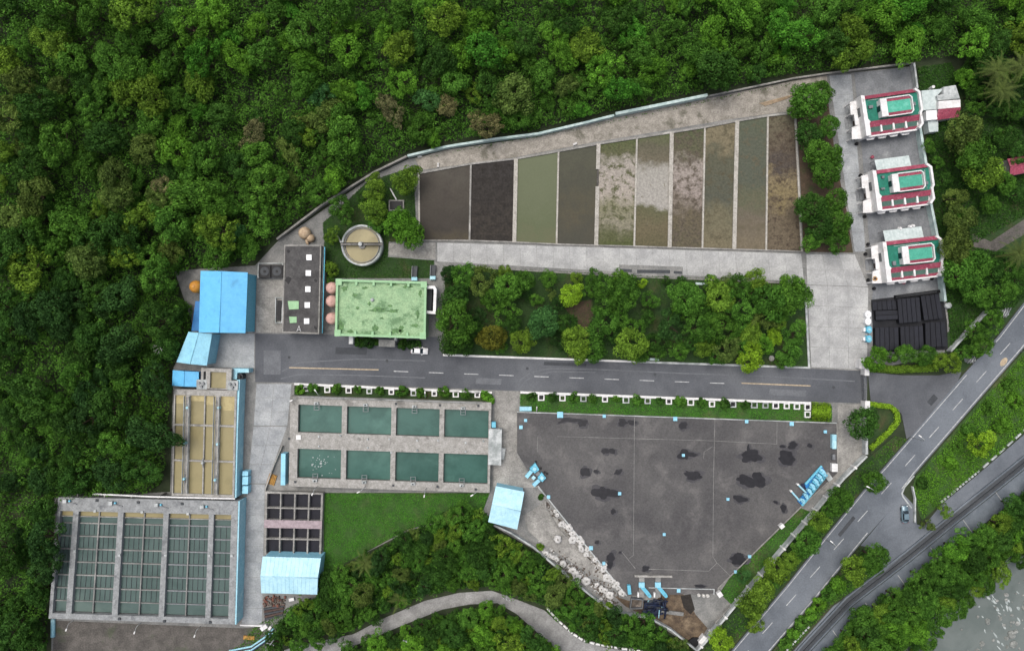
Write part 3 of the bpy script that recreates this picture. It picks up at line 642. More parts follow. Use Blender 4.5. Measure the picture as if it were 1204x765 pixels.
MB().tube([tuple(W(*za(237, 622), 0) + Vector((0, 0, .3))), tuple(W(*za(236, 700), 0) + Vector((0, 0, .3)))], .55, 8).build('drain_pipe', M['blue_paint'], label='fat pale blue pipe at the basin corner by the woods', cat='pipe')

# ------------------------------------------------------------------ tan flocculation basin
ZC = 4.2
def zc(x, y): return (180 + x/4.25, 420 + y/4.25)
fb = thing('flocculation_basin', 'concrete basin of twelve tan water cells with blue east wall', 'water basin', W(*zc(260, 430)))
QC = [zc(105, 158), zc(418, 166), zc(405, 700), zc(93, 690)]
uc = [0, .02, .185, .262, .483, .503, .665, .742, .968, 1.0]
vc = [0, .055, .325, .343, .658, .675, .976, 1.0]
ck = MB(); deck(ck, QC, uc, vc, lambda i, j: i in (1, 3, 5, 7) and j in (1, 3, 5), 0, ZC); ck.build('basin_deck', M['walkway'], fb)
for i in (1, 3, 5, 7):
    for j in (1, 3, 5):
        q = [bil(QC, uc[i], vc[j]), bil(QC, uc[i + 1], vc[j]), bil(QC, uc[i + 1], vc[j + 1]), bil(QC, uc[i], vc[j + 1])]
        MB().prism(XY(q, ZC), .2, 3.75).build('water', M['tan_water'], fb)
        if j == 1 and i in (1, 3, 5, 7):
            t = {1: .3, 3: .2, 5: .32, 7: .5}[i]
            q2 = [q[0], q[1], lerp(q[1], q[2], t), lerp(q[0], q[3], t)]
            MB().prism(XY(q2, ZC), 3.4, 3.77 + .004*i).build('foam', M['foam_water'], fb)
MB().poly([zc(419, 112), zc(434, 112), zc(424, 345), zc(416, 700), zc(406, 704), zc(415, 345)], 0, ZC - .3).build('blue_wall', M['blue_paint'], fb)
for (x, y) in ((175, 250), (332, 250), (165, 425), (325, 432), (158, 605), (313, 610), (250, 525)):
    p = W(*zc(x, y), ZC); MB().cyl(p.x, p.y, ZC, ZC + .7, .42, .3, n=10).build('mixer_motor', M['blue_paint'] if x != 250 else M['pale_wall'], fb)
    MB().bar2((p.x, p.y - 1.1), (p.x, p.y + 1.1), .3, ZC, ZC + .2).build('mixer_frame', M['steel'], fb)
for u in (.185, .265, .66, .745):
    MB().bar2(W(*bil(QC, u, .06), ZC), W(*bil(QC, u, .97), ZC), .07, ZC + .3, ZC + .95).build('railing', M['pale_wall'], fb)
# inlet chamber
ic = thing('inlet_chamber', 'small square concrete chamber of tan water beside the blue sheds', 'water tank', W(*zc(320, 110)))
QI = [zc(240, 52), zc(393, 58), zc(388, 162), zc(238, 156)]
ik = MB(); deck(ik, QI, [0, .08, .16, .3, .83, 1], [0, .17, .95, 1], lambda i, j: j == 1 and i in (1, 3), 0, 4.3); ik.build('chamber_deck', M['walkway'], ic)
MB().prism(XY([bil(QI, .3, .17), bil(QI, .83, .17), bil(QI, .83, .95), bil(QI, .3, .95)], 4.3), .2, 3.7).build('water', M['tan_water'], ic)
for (x, y) in ((243, 135), (398, 140)):
    p = W(*zc(x, y), 4.3); b = MB(); b.box(p.x - 1.3, p.x + 1.3, p.y - 1.2, p.y + 1.2, 0, 4.35); b.build('gate_plinth', M['pale_wall'], ic)
    for dx, dy in ((-.6, .4), (.5, .3), (0, -.5)): MB().cyl(p.x + dx, p.y + dy, 4.35, 4.9, .35, n=8).build('valve_wheel', M['steel'], ic)
MB().poly([zc(393, 55), zc(478, 57), zc(478, 76), zc(420, 76), zc(418, 110), zc(395, 108)], 0, 3.0).build('pipe_housing', M['blue_paint'], label='angular pale blue pipe housing beside the inlet chamber', cat='pipe')
p = W(*zc(432, 96), 2.4); t0 = thing('pump', 'dark pump standing in the crook of the blue pipe housing', 'pump', (p.x, p.y, 0))
MB().cyl(p.x, p.y, 0, 2.2, .8, n=12).build('casing', M['dark_steel'], t0); MB().cyl(p.x, p.y, 2.2, 2.9, .45, n=10).build('motor', M['black_metal'], t0)
for k, (y0, y1) in enumerate(((568, 592), (596, 636), (642, 680))):
    MB().poly([zc(447, y0), zc(475, y0 + 1), zc(473, y1), zc(445, y1)], 0, 2.2).build('tank', M['sky_roof'], label='boxy pale blue tank in the row beside the tan basin', cat='tank', group='blue boxes by the tan basin')

def gable(name, label, quad, h, rise, m, horizontal, wm='sky_roof', cat='shed', over=.35, wlabel=None):
    """gabled building; quad = roof corners TL,TR,BR,BL at eave height h"""
    P = [W(*p, h) for p in quad]; c = sum(P, Vector())/4; r = thing(name, label, cat, (c.x, c.y, 0))
    ins = [c + (p - c)*(1 - over/ (p - c).length) for p in P]
    b = MB(); b.prism([(p.x, p.y) for p in ins], 0, h - .05); b.build('wall', M[wm], r)
    if horizontal: A, B = (P[0] + P[3])/2, (P[1] + P[2])/2; sl = [(P[0], P[1], B, A), (A, B, P[2], P[3])]; ends = [(P[0], A, P[3]), (P[1], B, P[2])]
    else: A, B = (P[0] + P[1])/2, (P[3] + P[2])/2; sl = [(P[0], A, B, P[3]), (A, P[1], P[2], B)]; ends = [(P[0], A, P[1]), (P[3], B, P[2])]
    up = Vector((0, 0, rise)); th = Vector((0, 0, .1))
    for q in sl:
        t = [v + (up if v is A or v is B else Vector()) for v in q]
        mb = MB(); mb.hexa([v for v in t], [v + th for v in t])
        rf = mb.build('roof_slope', M[m], r)
        # standing ribs of the sheet metal
        n = 14; a0, a1, b1, b0 = (t[0], t[1], t[2], t[3])
        if not horizontal: a0, a1, b1, b0 = t[0], t[3], t[2], t[1]
        rb = MB()
        for k in range(1, n):
            p0 = a0.lerp(a1, k/n) + th; p1 = b0.lerp(b1, k/n) + th
            t2 = (a1 - a0).normalized()*.04; u2 = Vector((0, 0, .05))
            rb.hexa([p0 - t2, p0 + t2, p1 + t2, p1 - t2], [p0 - t2 + u2, p0 + t2 + u2, p1 + t2 + u2, p1 - t2 + u2])
        rb.build('roof_rib', M[m], rf)
    for e in ends:
        mb = MB(); t = [e[0], e[1] + up, e[2]]; cc = c; k = [v + (cc - v).normalized()*.3*Vector((1, 1, 0)).length/1.4 for v in t]
        k = [Vector((a.x, a.y, v.z)) for a, v in zip(k, t)]
        mb.add([*k], [(0, 1, 2)]); mb.build('gable_end', M[wm], r)
    rg = MB(); rg.tube([A + up + Vector((0, 0, .12)), B + up + Vector((0, 0, .12))], .12, 6); rg.build('ridge_cap', M[m], r)
    return r
def z2(x, y): return (180 + x/4.783, 300 + y/4.783)
g1 = gable('workshop', 'large bright blue gabled workshop at the forest edge', [z2(268, 88), z2(533, 97), z2(520, 437), z2(258, 433)], 6.5, 1.6, 'blue_roof', False, 'cyan_paint', 'workshop')
for k in range(3):
    p = W(*z2(535, 150 + 90*k), 3.0); MB().box(p.x - .9, p.x - .55, p.y - 1.2, p.y + 1.2, 1.0, 3.0).build('window', M['glass'], g1)
MB().poly([z2(546, 130), z2(575, 131), z2(562, 437), z2(533, 436)], 0, .5).build('plinth', M['stained_concrete'], label='grey concrete ledge along the big blue workshop', cat='ledge')
for k in range(6):
    x, y = z2(552 - 2*k, 160 + 45*k); p = W(x, y, 1.3)
    MB().box(p.x - .4, p.x + .4, p.y - .5 - .2*(k % 2), p.y + .5, .5, 1.3 + .2*(k % 3)).build('crate', M[['pale_wall', 'tile_red', 'steel', 'navy', 'pale_wall', 'wood_plank'][k]], label=['white', 'red', 'steel grey', 'navy', 'dull white', 'brown'][k] + ' box on the ledge beside the blue workshop', cat='box')
gable('blue_shed', 'pale blue gabled shed tucked under the forest edge', [z2(200, 430), z2(333, 440), z2(303, 620), z2(132, 600)], 5.5, .9, 'sky_roof', False)
gable('blue_shed', 'small deep blue gabled shed beside the inlet chamber', [z2(112, 645), z2(258, 655), z2(258, 740), z2(108, 732)], 3.6, .8, 'blue_roof', False, 'deep_blue_roof')
gable('blue_shed', 'pale blue roofed shed below the dark square pits', [za2 for za2 in [(309, 653.6), (377.5, 655.6), (373, 698.3), (307.4, 696.6)]], 5.2, 1.1, 'pale_blue_roof', True, 'sky_roof')
gable('blue_shed', 'pale blue roofed shed on the bare yard by the bags', [(583, 571), (616.5, 577.6), (608, 622), (574, 613)], 5.0, .7, 'pale_blue_roof', True, 'sky_roof')
p = W(227, 336.6, 5); t0 = thing('round_tank', 'round orange tank beside the blue workshop', 'tank', (p.x, p.y, 0))
MB().lathe(p.x, p.y, [(1.55, 0), (1.6, 3.4), (1.5, 3.9), (1.25, 4.4), (.8, 4.75), (.3, 4.95), (.01, 5.0)], 24).build('tank_shell', M['orange_tank'], t0)
MB().cyl(p.x, p.y, 4.9, 5.15, .3, n=12).build('lid', M['orange_tank'], t0)
MB().poly([z2(238, 258), z2(262, 258), z2(258, 425), z2(215, 425)], 0, 3).build('lean_to', M['deep_blue_roof'], label='dark blue lean-to behind the blue workshop', cat='lean-to')

# ------------------------------------------------------------------ dark pit tank and its surroundings
def zd(x, y): return (290 + x/3.733, 560 + y/3.733)
pt = thing('sludge_pits', 'grid of sixteen black square pits with pink middle walkway', 'pit tank', W(345, 615))
QP = [zd(80, 65), zd(336, 71), zd(326, 350), zd(75, 345)]
up_ = [0, .04, .262, .285, .505, .53, .745, .77, .965, 1]; vp = [0, .03, .245, .265, .44, .565, .73, .75, .97, 1]
pk = MB(); deck(pk, QP, up_, vp, lambda i, j: i in (1, 3, 5, 7) and j in (1, 3, 5, 7), 0, 1.6); pk.build('pit_walls', M['stained_concrete'], pt)
MB().prism(XY([bil(QP, .02, .015), bil(QP, .98, .015), bil(QP, .98, .985), bil(QP, .02, .985)], 1.6), .05, .3).build('pit_floor', M['dark_pit'], pt)
MB().prism(XY([bil(QP, .0, .44), bil(QP, 1.0, .44), bil(QP, 1.0, .565), bil(QP, 0, .565)], 1.6), 1.6, 1.75).build('walkway_slab', mat('pinkish', 'b3a3a8', '9c8e92', 1, fine=.12), pt)
for i in (1, 3, 5, 7):
    for j in (1, 3, 5, 7):
        q = [bil(QP, up_[i], vp[j]), bil(QP, up_[i + 1], vp[j]), bil(QP, up_[i + 1], vp[j + 1]), bil(QP, up_[i], vp[j + 1])]
        MB().prism(XY(q, 1.6), .3, .42 + .02*((i + j) % 3)).build('filter_bed', M['dark_pit'], pt)
MB().poly([(330.5, 533), (335.6, 533.3), (335.3, 570), (330, 570)], 0, 2.6).build('tank', M['sky_roof'], label='long pale blue duct box beside the eight-cell tank', cat='tank')
p = W(320, 563); y0 = thing('pallet', 'yellow wooden pallet lying beside the dark pits', 'pallet', (p.x, p.y, 0))
for k in range(5): 
    t = (k - 2)*.42; a = Vector((p.x, p.y)) + Vector((math.cos(.35)*t, -math.sin(-.35)*t*-1)); dv = Vector((.32, 1)).normalized()*1.35
    MB().bar2(a - dv, a + dv, .34, .18, .3).build('plank', M['yellow_wood'], y0)
for k in (-1, 0, 1):
    dv = Vector((.32, 1)).normalized()*1.1*k; a = Vector((p.x, p.y)) + dv
    MB().bar2(a - Vector((1, -.3)), a + Vector((1, -.3)), .14, .0, .18).build('bearer', M['wood_plank'], y0)
MB().pathpx([(331.5, 524), (321, 549), (312, 574), (310.5, 650)], .25, 0, .9).build('low_wall', M['stained_concrete'], label='thin dark low wall along the service road', cat='wall')
# scrap corner south of the shed
sc0 = thing('brick_pile', 'reddish pile of broken bricks below the pale blue shed', 'bricks', W(322, 704))
for k in range(70):
    p = W(rng.uniform(311, 337), rng.uniform(700, 712)); a = rng.uniform(0, PI); dv = Vector((math.cos(a), math.sin(a)))*.35; hh = rng.uniform(.15, .6)
    MB().bar2(Vector((p.x, p.y)) - dv, Vector((p.x, p.y)) + dv, .35, 0 if hh < .3 else hh - .3, hh).build('brick', M[rng.choice(['brick_red', 'rubble', 'wood_plank'])], sc0)
for k in range(5):
    a = (310 + k*.3, 716 + k*3.0); b = (334 - k*.4, 712 + k*2.6)
    MB().bar(a, b, .5, .0, .35 + .15*(k % 2)).build('timber', M['wood_plank'] if k % 2 else M['dark_steel'], label='long dark timber stacked south of the pale blue shed', cat='timber', group='timbers by the brick pile')
for (x, y, s2, a, lb) in ((310, 737.5, .9, .6, 'white tilted box beside the timber stack'), (317, 738, .5, .9, 'slim white tub beside the timber stack'), (342.5, 704.5, .65, .2, 'white box near the shed corner under the bushes')):
    p = W(x, y, .8); dv = Vector((math.cos(a), math.sin(a)))*s2
    MB().bar2(Vector((p.x, p.y)) - dv, Vector((p.x, p.y)) + dv, s2*1.2, 0, .8).build('box', M['white_paint'], label=lb, cat='box')
MB().pathpx([(282, 734.6), (309, 735.5)], .35, 0, .8).build('low_wall', M['white_paint'], label='white low wall closing the service road', cat='wall')
for k in range(4):
    MB().tube([tuple(W(270, 764 + k*2) + Vector((0, 0, .25))), tuple(W(296, 759 + k*2) + Vector((0, 0, .25))), tuple(W(312, 748 + k*2) + Vector((0, 0, .25))), tuple(W(322, 738 + k*2.4) + Vector((0, 0, .25)))], .25, 6).build('loose_pipe', M[['blue_paint', 'dark_steel', 'blue_paint', 'navy'][k]], label=['pale blue', 'dark grey', 'outer pale blue', 'navy'][k] + ' bent pipe lying by the scrap corner', cat='pipe')
MB().bar((286, 749), (299, 749.8), 1.0, 0, .3).build('board', M['yellow_wood'], label='yellow wooden board lying south of the settling basin', cat='board')

# ------------------------------------------------------------------ circular clarifier
p = W(425.3, 288.2, 2.6); cx, cy = p.x, p.y; cl = thing('clarifier', 'round concrete clarifier with tan water and a bridge across', 'clarifier', (cx, cy, 0))
def ring(r0, r1, z0, z1, n=48):
    m2 = MB(); return m2.lathe(cx, cy, [(r0, z0), (r1, z0), (r1, z1), (r0, z1), (r0, z0)], n)
ring(4.75, 5.25, 0, 2.6).build('tank_wall', M['pale_wall'], cl)
ring(4.3, 4.45, 1.2, 2.3).build('weir', M['steel'], cl)
MB().cyl(cx, cy, .2, 1.9, 4.74, n=48).build('water', M['tan_water'], cl)
MB().box(cx - 5.3, cx + 5.3, cy - .1, cy + .55, 2.62, 2.8).build('bridge', M['walkway'], cl)
for dy in (-.08, .53): MB().bar2((cx - 5.2, cy + dy), (cx + 5.2, cy + dy), .06, 2.8, 3.6).build('railing', M['dark_steel'], cl)
MB().cyl(cx - .2, cy + .2, 2.8, 3.7, .5, n=12).build('drive_motor', M['pale_wall'], cl)
MB().cyl(cx, cy, 1.9, 2.5, .9, n=16).build('feed_well', M['stained_concrete'], cl)
MB().tube([(cx - 7.2, cy + 3.2, .1), (cx - 5.2, cy + .6, 2.7)], .2, 6).build('ladder', M['pale_wall'], cl)
st = thing('garden_sump', 'small black square sump with a white pipe among the garden trees', 'sump', W(466, 240))
MB().poly([(457, 235), (475, 235), (475, 248), (457, 248)], 0, .5).build('kerb', M['stained_concrete'], st); MB().poly([(458.5, 236.5), (473.5, 236.5), (473.5, 246.5), (458.5, 246.5)], .3, .52).build('opening', M['black_metal'], st)
MB().tube([tuple(W(459, 222) + Vector((0, 0, .2))), tuple(W(467, 236) + Vector((0, 0, .9)))], .18, 6).build('pipe', M['white_paint'], st)

# ------------------------------------------------------------------ dark roofed pump house
ZD = 5.0
def ze(x, y): return (300 + x/4.025, 240 + y/4.025)
ph = thing('pump_house', 'flat dark grey roofed building with a row of five white skylights', 'building', W(354, 340))
QD = [ze(140, 195), ze(310, 195), ze(300, 612), ze(130, 605)]
P = [W(*p, ZD) for p in QD]
MB().prism([(p.x, p.y) for p in P], 0, ZD - .25).build('wall', M['stained_concrete'], ph)
MB().prism(XY([bil(QD, .03, .012), bil(QD, .97, .012), bil(QD, .97, .988), bil(QD, .03, .988)], ZD), ZD - .3, ZD - .15).build('roof', M['dark_roof'], ph)
c4 = [bil(QD, 0, 0), bil(QD, 1, 0), bil(QD, 1, 1), bil(QD, 0, 1)]
MB().pathpx(c4, .3, ZD - .26, ZD, True).build('parapet', M['stained_concrete'], ph)
for (x, y) in ((255, 252), (252, 326), (250, 402), (247, 477), (244, 553)):
    p = W(*ze(x, y), ZD); s = MB(); s.box(p.x - .66, p.x + .66, p.y - .7, p.y + .7, ZD - .15, ZD + .1); k = s.build('skylight', M['skylight'], ph)
for (x, y, w, h) in ((180, 478, 26, 20), (178, 547, 18, 15)):
    MB().poly([ze(x - w, y - h), ze(x + w, y - h), ze(x + w, y + h*.9), ze(x - w*.75, y + h)], ZD - .16, ZD - .05).build('roof_patch', M['green_trim'], ph)
for (x, y, r) in ((155, 355, 16), (158, 225, 9), (287, 360, 7), (285, 585, 8)):
    n = 9; MB().poly([ze(x + r*rng.uniform(.5, 1.3)*math.cos(2*PI*i/n), y + r*rng.uniform(.5, 1.6)*math.sin(2*PI*i/n)) for i in range(n)], ZD - .16, ZD - .14).build('stain', M['black_metal'], ph)
b = MB(); 
for a2, b2 in (((198, 602), (208, 575)), ((208, 575), (217, 602)), ((201, 594), (214, 594))):
    q0 = W(*ze(*a2), ZD); q1 = W(*ze(*b2), ZD); b.tube([(q0.x, q0.y, ZD + .1), (q1.x, q1.y, ZD + .1)], .07, 5)
b.build('antenna_frame', M['white_paint'], ph)
for dx in (0, .35):
    q0 = W(*ze(312, 200), ZD); q1 = W(*ze(301, 610), ZD)
    MB().tube([(q0.x + .35 + dx, q0.y, ZD - .8), (q1.x + .35 + dx, q1.y, ZD - .8)], .12, 6).build('pipe', M['steel'] if dx == 0 else M['cyan_paint'], ph)
for k in range(5):
    q = bil(QD, 1, .1 + .18*k); p = W(*q, ZD); MB().box(p.x - .1, p.x + .06, p.y - .8, p.y + .8, 1.4, 3.2).build('window', M['glass'], ph)
# cooling units beside it
for k, x in enumerate((45, 103)):
    p = W(*ze(x, 318), 1.8); u_ = thing('cooling_unit', 'black square fan unit in the pen beside the dark roofed building', 'cooling unit', (p.x, p.y, .06), 'black fan units')
    MB().box(p.x - 1.45, p.x + 1.45, p.y - 1.6, p.y + 1.6, .06, 1.7).build('casing', M['black_metal'], u_)
    MB().cyl(p.x, p.y, 1.7, 1.85, 1.15, n=20).build('fan_guard', M['dark_steel'], u_)
    MB().cyl(p.x, p.y, 1.85, 1.95, .35, n=10).build('fan_hub', M['black_metal'], u_)
pn = thing('unit_pen', 'low pale wall pen round the two black fan units', 'pen', W(*ze(72, 320)))
MB().pathpx([ze(15, 280), ze(130, 280), ze(128, 348), ze(13, 346)], .25, 0, .7, True).build('wall', M['pale_wall'], pn)
pn = thing('unit_pen', 'narrow concrete trough frame beside the dark roofed building', 'pen', W(*ze(112, 500)))
MB().pathpx([ze(97, 442), ze(130, 442), ze(126, 560), ze(96, 560)], .22, 0, .6, True).build('wall', M['pale_wall'], pn); MB().poly([ze(105, 455), ze(124, 455), ze(121, 550), ze(103, 550)], 0, .45).build('plant_bed', M['black_metal'], pn)
# beige tank on the bank
p = W(359, 276, 2.6); bt = thing('beige_tank', 'rounded beige mixer drum lying north of the dark roofed building', 'drum', (p.x, p.y, 0))
MB().lathe(p.x - .5, p.y + .6, [(1.0, 0), (1.5, .8), (1.6, 1.6), (1.2, 2.4), (.7, 2.8), (.01, 2.9)], 16).build('drum_body', M['beige_tank'], bt)
MB().lathe(p.x + .8, p.y - .6, [(.8, 0), (1.1, .7), (1.0, 1.4), (.5, 1.9), (.01, 2.0)], 14).build('drum_mouth', M['beige_tank'], bt)
MB().tube([(p.x - .2, p.y - 1, 1.2), (p.x + .1, p.y - 2.4, .5)], .35, 8).build('chute', M['beige_tank'], bt)

# ------------------------------------------------------------------ green roofed main building
ZG = 8.0
gb = thing('main_building', 'main building with mossy light green flat roof and parapet', 'building', W(449, 364))
QG = [ze(383, 354), ze(811, 367), ze(806, 636), ze(377, 622)]
MB().prism(XY([bil(QG, .012, .02), bil(QG, .988, .02), bil(QG, .988, .98), bil(QG, .012, .98)], ZG), 0, ZG - 1.0).build('wall', M['green_trim'], gb)
MB().prism(XY([bil(QG, .02, .03), bil(QG, .98, .03), bil(QG, .98, .97), bil(QG, .02, .97)], ZG), ZG - 1.0, ZG - .75).build('roof', M['green_roof'], gb)
MB().pathpx([bil(QG, .012, .02), bil(QG, .988, .02), bil(QG, .988, .98), bil(QG, .012, .98)], .55, ZG - 1.0, ZG, True).build('parapet', M['green_trim'], gb)
for k in range(1, 5):
    for v in (.045, .955):
        p = W(*bil(QG, .03 + .192*k, v), ZG); MB().box(p.x - .28, p.x + .28, p.y - .7, p.y + .7, ZG - .75, ZG - .08).build('pilaster', M['green_trim'], gb)
for u, v in ((.03, .05), (.97, .05), (.03, .95), (.97, .95)):
    p = W(*bil(QG, u, v), ZG); MB().box(p.x - .75, p.x + .75, p.y - .8, p.y + .8, ZG - .75, ZG + .06).build('corner_pier', M['green_trim'], gb)
for (x, y, r, ry) in ((425, 400, 22, 14), (585, 500, 50, 12), (655, 505, 30, 10), (565, 585, 22, 16), (665, 600, 25, 16), (755, 575, 28, 9), (485, 492, 9, 8), (650, 380, 40, 6), (720, 390, 25, 9), (405, 580, 14, 30), (690, 590, 16, 20), (640, 480, 14, 7), (520, 395, 18, 7), (450, 600, 20, 8), (770, 520, 8, 22), (780, 420, 9, 18), (600, 540, 12, 6), (470, 430, 14, 10), (540, 470, 10, 10)):
    n = 15; MB().poly([ze(x + r*rng.uniform(.45, 1.25)*math.cos(2*PI*i/n), y + ry*rng.uniform(.4, 1.3)*math.sin(2*PI*i/n)) for i in range(n)], ZG - .76, ZG - .744).build('moss_stain', mat('moss_stain%d' % x, '4c6a48', '6f9660', 1.2, fine=.3, lo=.3, hi=.7), gb)
p = W(*ze(552, 452), ZG); MB().cyl(p.x, p.y, ZG - .75, ZG - .2, .5, .35, n=12).build('roof_vent', M['pale_wall'], gb)
for k in range(7):
    for side in (0, 1):
        q = bil(QG, .1 + .13*k, .98 if side else .02); p = W(*q, ZG)
        for zz in (1.0, 4.4): MB().box(p.x - .7, p.x + .7, p.y - (.06 if side else -.0), p.y + (0 if side else .06), zz, zz + 1.7).build('window', M['glass'], gb)
# white canopy stair on the east side
MB().pathpx([ze(792, 392), ze(846, 393), ze(852, 405), ze(848, 513), ze(792, 508)], .7, 0, 6.6).build('stair_tower', M['house_white'], gb)
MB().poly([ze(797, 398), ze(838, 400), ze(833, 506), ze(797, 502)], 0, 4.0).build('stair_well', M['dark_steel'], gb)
MB().poly([ze(585, 640), ze(662, 643), ze(662, 676), ze(585, 673)], 2.9, 3.2).build('entrance_canopy', M['dirty_concrete'], gb)
for x, y in ((592, 668), (655, 670)):
    p = W(*ze(x, y), 3.2); MB().cyl(p.x, p.y, 0, 2.9, .15, n=8).build('canopy_post', M['pale_wall'], gb)
for (x, y, w, h) in ((453, 643, 2.4, 4.5), (663, 640, 1.2, 2)):
    q = ze(x, y); MB().poly([(q[0] - w, q[1] - h), (q[0] + w, q[1] - h), (q[0] + w, q[1] + h), (q[0] - w, q[1] + h)], 0, 3.2 if w > 2 else 2.6).build('sign_pillar', M['white_paint'], label=('white upright pillar' if w > 2 else 'slim white post') + ' before the south wall of the green roofed building', cat='pillar')
for k, y in enumerate((395, 458, 540)):
    p = W(*ze(357, y), 4.2); t0 = thing('pink_tank', ['domed pink tank nearest the round clarifier beside the green roofed building', 'domed pink tank in the middle of the three', 'domed pink tank nearest the road beside the green roofed building'][k], 'tank', (p.x, p.y, 0), 'pink tanks')
    MB().lathe(p.x, p.y, [(1.45, 0), (1.5, .1), (1.5, 3.2), (1.4, 3.6), (1.1, 3.95), (.6, 4.15), (.01, 4.2)], 20).build('tank_shell', M['pink_tank'], t0)
    MB().cyl(p.x, p.y, 4.15, 4.35, .35, n=10).build('lid', M['pink_tank'], t0)
    for zz in (1.1, 2.2): MB().cyl(p.x, p.y, zz, zz + .12, 1.54, n=20).build('hoop', M['pink_tank'], t0)
sl_ = MB(); sl_.poly([ze(322, 380), ze(380, 382), ze(378, 595), ze(322, 595)], 0, .12); sl_.build('tank_pad', M['stained_concrete'], kind='structure')
for k, (x, y) in enumerate(((755, 325), (842, 320))):
    q = ze(x, y); d0_ = thing('ramp_duct', ['slanted dark duct with pale blue end nearer the clarifier', 'dark duct with pale blue end at the park corner'][k], 'duct', W(*q))
    MB().poly([(q[0] - 3, q[1] - 8), (q[0] + 3.4, q[1] - 8), (q[0] + 2.4, q[1] + 4.5), (q[0] - 3.6, q[1] + 4.5)], 0, .9).build('duct', M['dark_steel'], d0_)
    MB().poly([(q[0] - 3.8, q[1] + 5), (q[0] + 2.8, q[1] + 5), (q[0] + 2.8, q[1] + 9), (q[0] - 3.8, q[1] + 9)], 0, 1.5).build('duct_end', M['blue_paint'], d0_)
    MB().pathpx([(q[0] - 3, q[1] - 8), (q[0] - 3.6, q[1] + 4.5)], .12, .9, 1.5).build('rail', M['steel'], d0_)

# ------------------------------------------------------------------ covered reservoir (dark roof slab with hatches)
RZ = .55
rs = thing('covered_reservoir', 'wide dark grey reservoir roof with pale joints and wet patches', 'reservoir', W(790, 590))
RP = [(608, 484), (984, 497), (985, 556), (940, 597), (845, 690), (842, 697), (737, 700), (671, 620), (632, 571), (608, 532)]
MB().poly(RP, 0, RZ).build('roof_slab', M['old_asphalt'], rs)
MB().pathpx([(608, 484.2), (984, 497.2)], .2, .1, RZ + .12).build('roof_edge', M['pale_wall'], rs)
MB().pathpx([(984.2, 497.5), (985.2, 556), (940, 597.5), (845, 690.5), (842.5, 697.5)], .25, .1, RZ + .14).build('roof_edge', M['stained_concrete'], rs)
MB().pathpx([(632.5, 571), (671.5, 620), (737, 700)], .28, .1, RZ + .2).build('roof_edge', M['pale_wall'], rs)
for pl in ([(655, 512.8), (830, 517.6), (913.6, 521.7)], [(746, 490.6), (744.8, 652.4), (740, 656)], [(731, 648), (747, 668)], [(761, 668.5), (833, 671), (843, 661.5), (838.2, 654), (839, 560), (840.6, 491.8)], [(843.2, 661.3), (860, 678)], [(913.6, 496.5), (913.4, 521.4)], [(632, 513), (632, 531)], [(838, 524.5), (828, 531), (827, 539)]):
    MB().pathpx(pl, .11, RZ, RZ + .03).build('joint', M['dirty_concrete'], rs)
def blob(px, py, rx, ry, ang=0, seed=0, n=40, rough=.35):
    r = random.Random(seed); ph = [(r.uniform(0, 6.28), r.uniform(.3, 1)) for _ in range(6)]
    o = []
    for i in range(n):
        t = 2*PI*i/n; k = 1 + rough*sum(a*math.sin((j + 2)*t + p)/(j + 1.6) for j, (p, a) in enumerate(ph)) + r.uniform(-.07, .07)
        x = rx*k*math.cos(t); y = ry*k*math.sin(t); o.append((px + x*math.cos(ang) - y*math.sin(ang), py + x*math.sin(ang) + y*math.cos(ang)))
    return o
pud = [(672, 493.5, 11, 2.6, .06), (685, 497, 6, 4, .2), (662, 495, 6, 1.5, -.2), (732, 496.5, 6, 4, 0), (743, 496.5, 5, 3, 0), (803, 500, 5.5, 4, 0), (712, 530, 4.5, 3.5, 0), (720, 530, 4, 3, .4), (688, 554.5, 5.2, 6, 0), (727, 554.5, 4.5, 3, -.6), (702, 554.5, 1.8, 1.8, 0), (707, 579, 10, 7.5, .05), (720, 580, 10, 4.5, 0), (721, 601, 3, 3.2, 0),
       (804, 534, 7, 6, 0), (812, 534, 7, 3, 0), (816, 559, 9, 5, -.15), (812, 558, 8, 3, .5), (881, 535, 11, 6, -.2), (888, 537, 8, 5, .5), (880, 528, 2, 5, 0), (925, 538, 11, 7.5, .1), (932, 523.5, 6, 4, -.3), (920, 524.5, 3.5, 1.8, 0), (952, 523.5, 3.5, 2.2, .2), (877, 565, 11, 6, .2), (892, 564, 9, 8, .1), (870, 586, 8, 4, .3), (921, 597, 3, 5, -.4), (912, 590, 3, 1.6, .3), (718, 655, 4.5, 6, .3), (717, 663, 4, 4.5, 0), (729, 649, 1.5, 1.8, .6), (702, 637, 2.2, 2.6, 0), (759, 668, 5, 2.8, -.1), (868, 657, 10, 6.5, -.3), (823, 688.5, 6, 1.8, 0), (700, 553.5, 2, 2, 0)]
mat('damp', '4d4c4f', '454548', .5, rough=.7, fine=.14)
for i, (x, y, a, b, an) in enumerate(pud):
    MB().prism(XY(blob(x + 1, y + .5, a*1.15 + .6, b*1.2 + .6, an, i*5 + 1), RZ), RZ, RZ + .004 + .0002*i).build('damp_patch', M['damp'], rs)
    MB().prism(XY(blob(x, y, a, b, an, i*7 + 3), RZ), RZ, RZ + .012 + .0006*i).build('puddle', M['puddle'], rs)
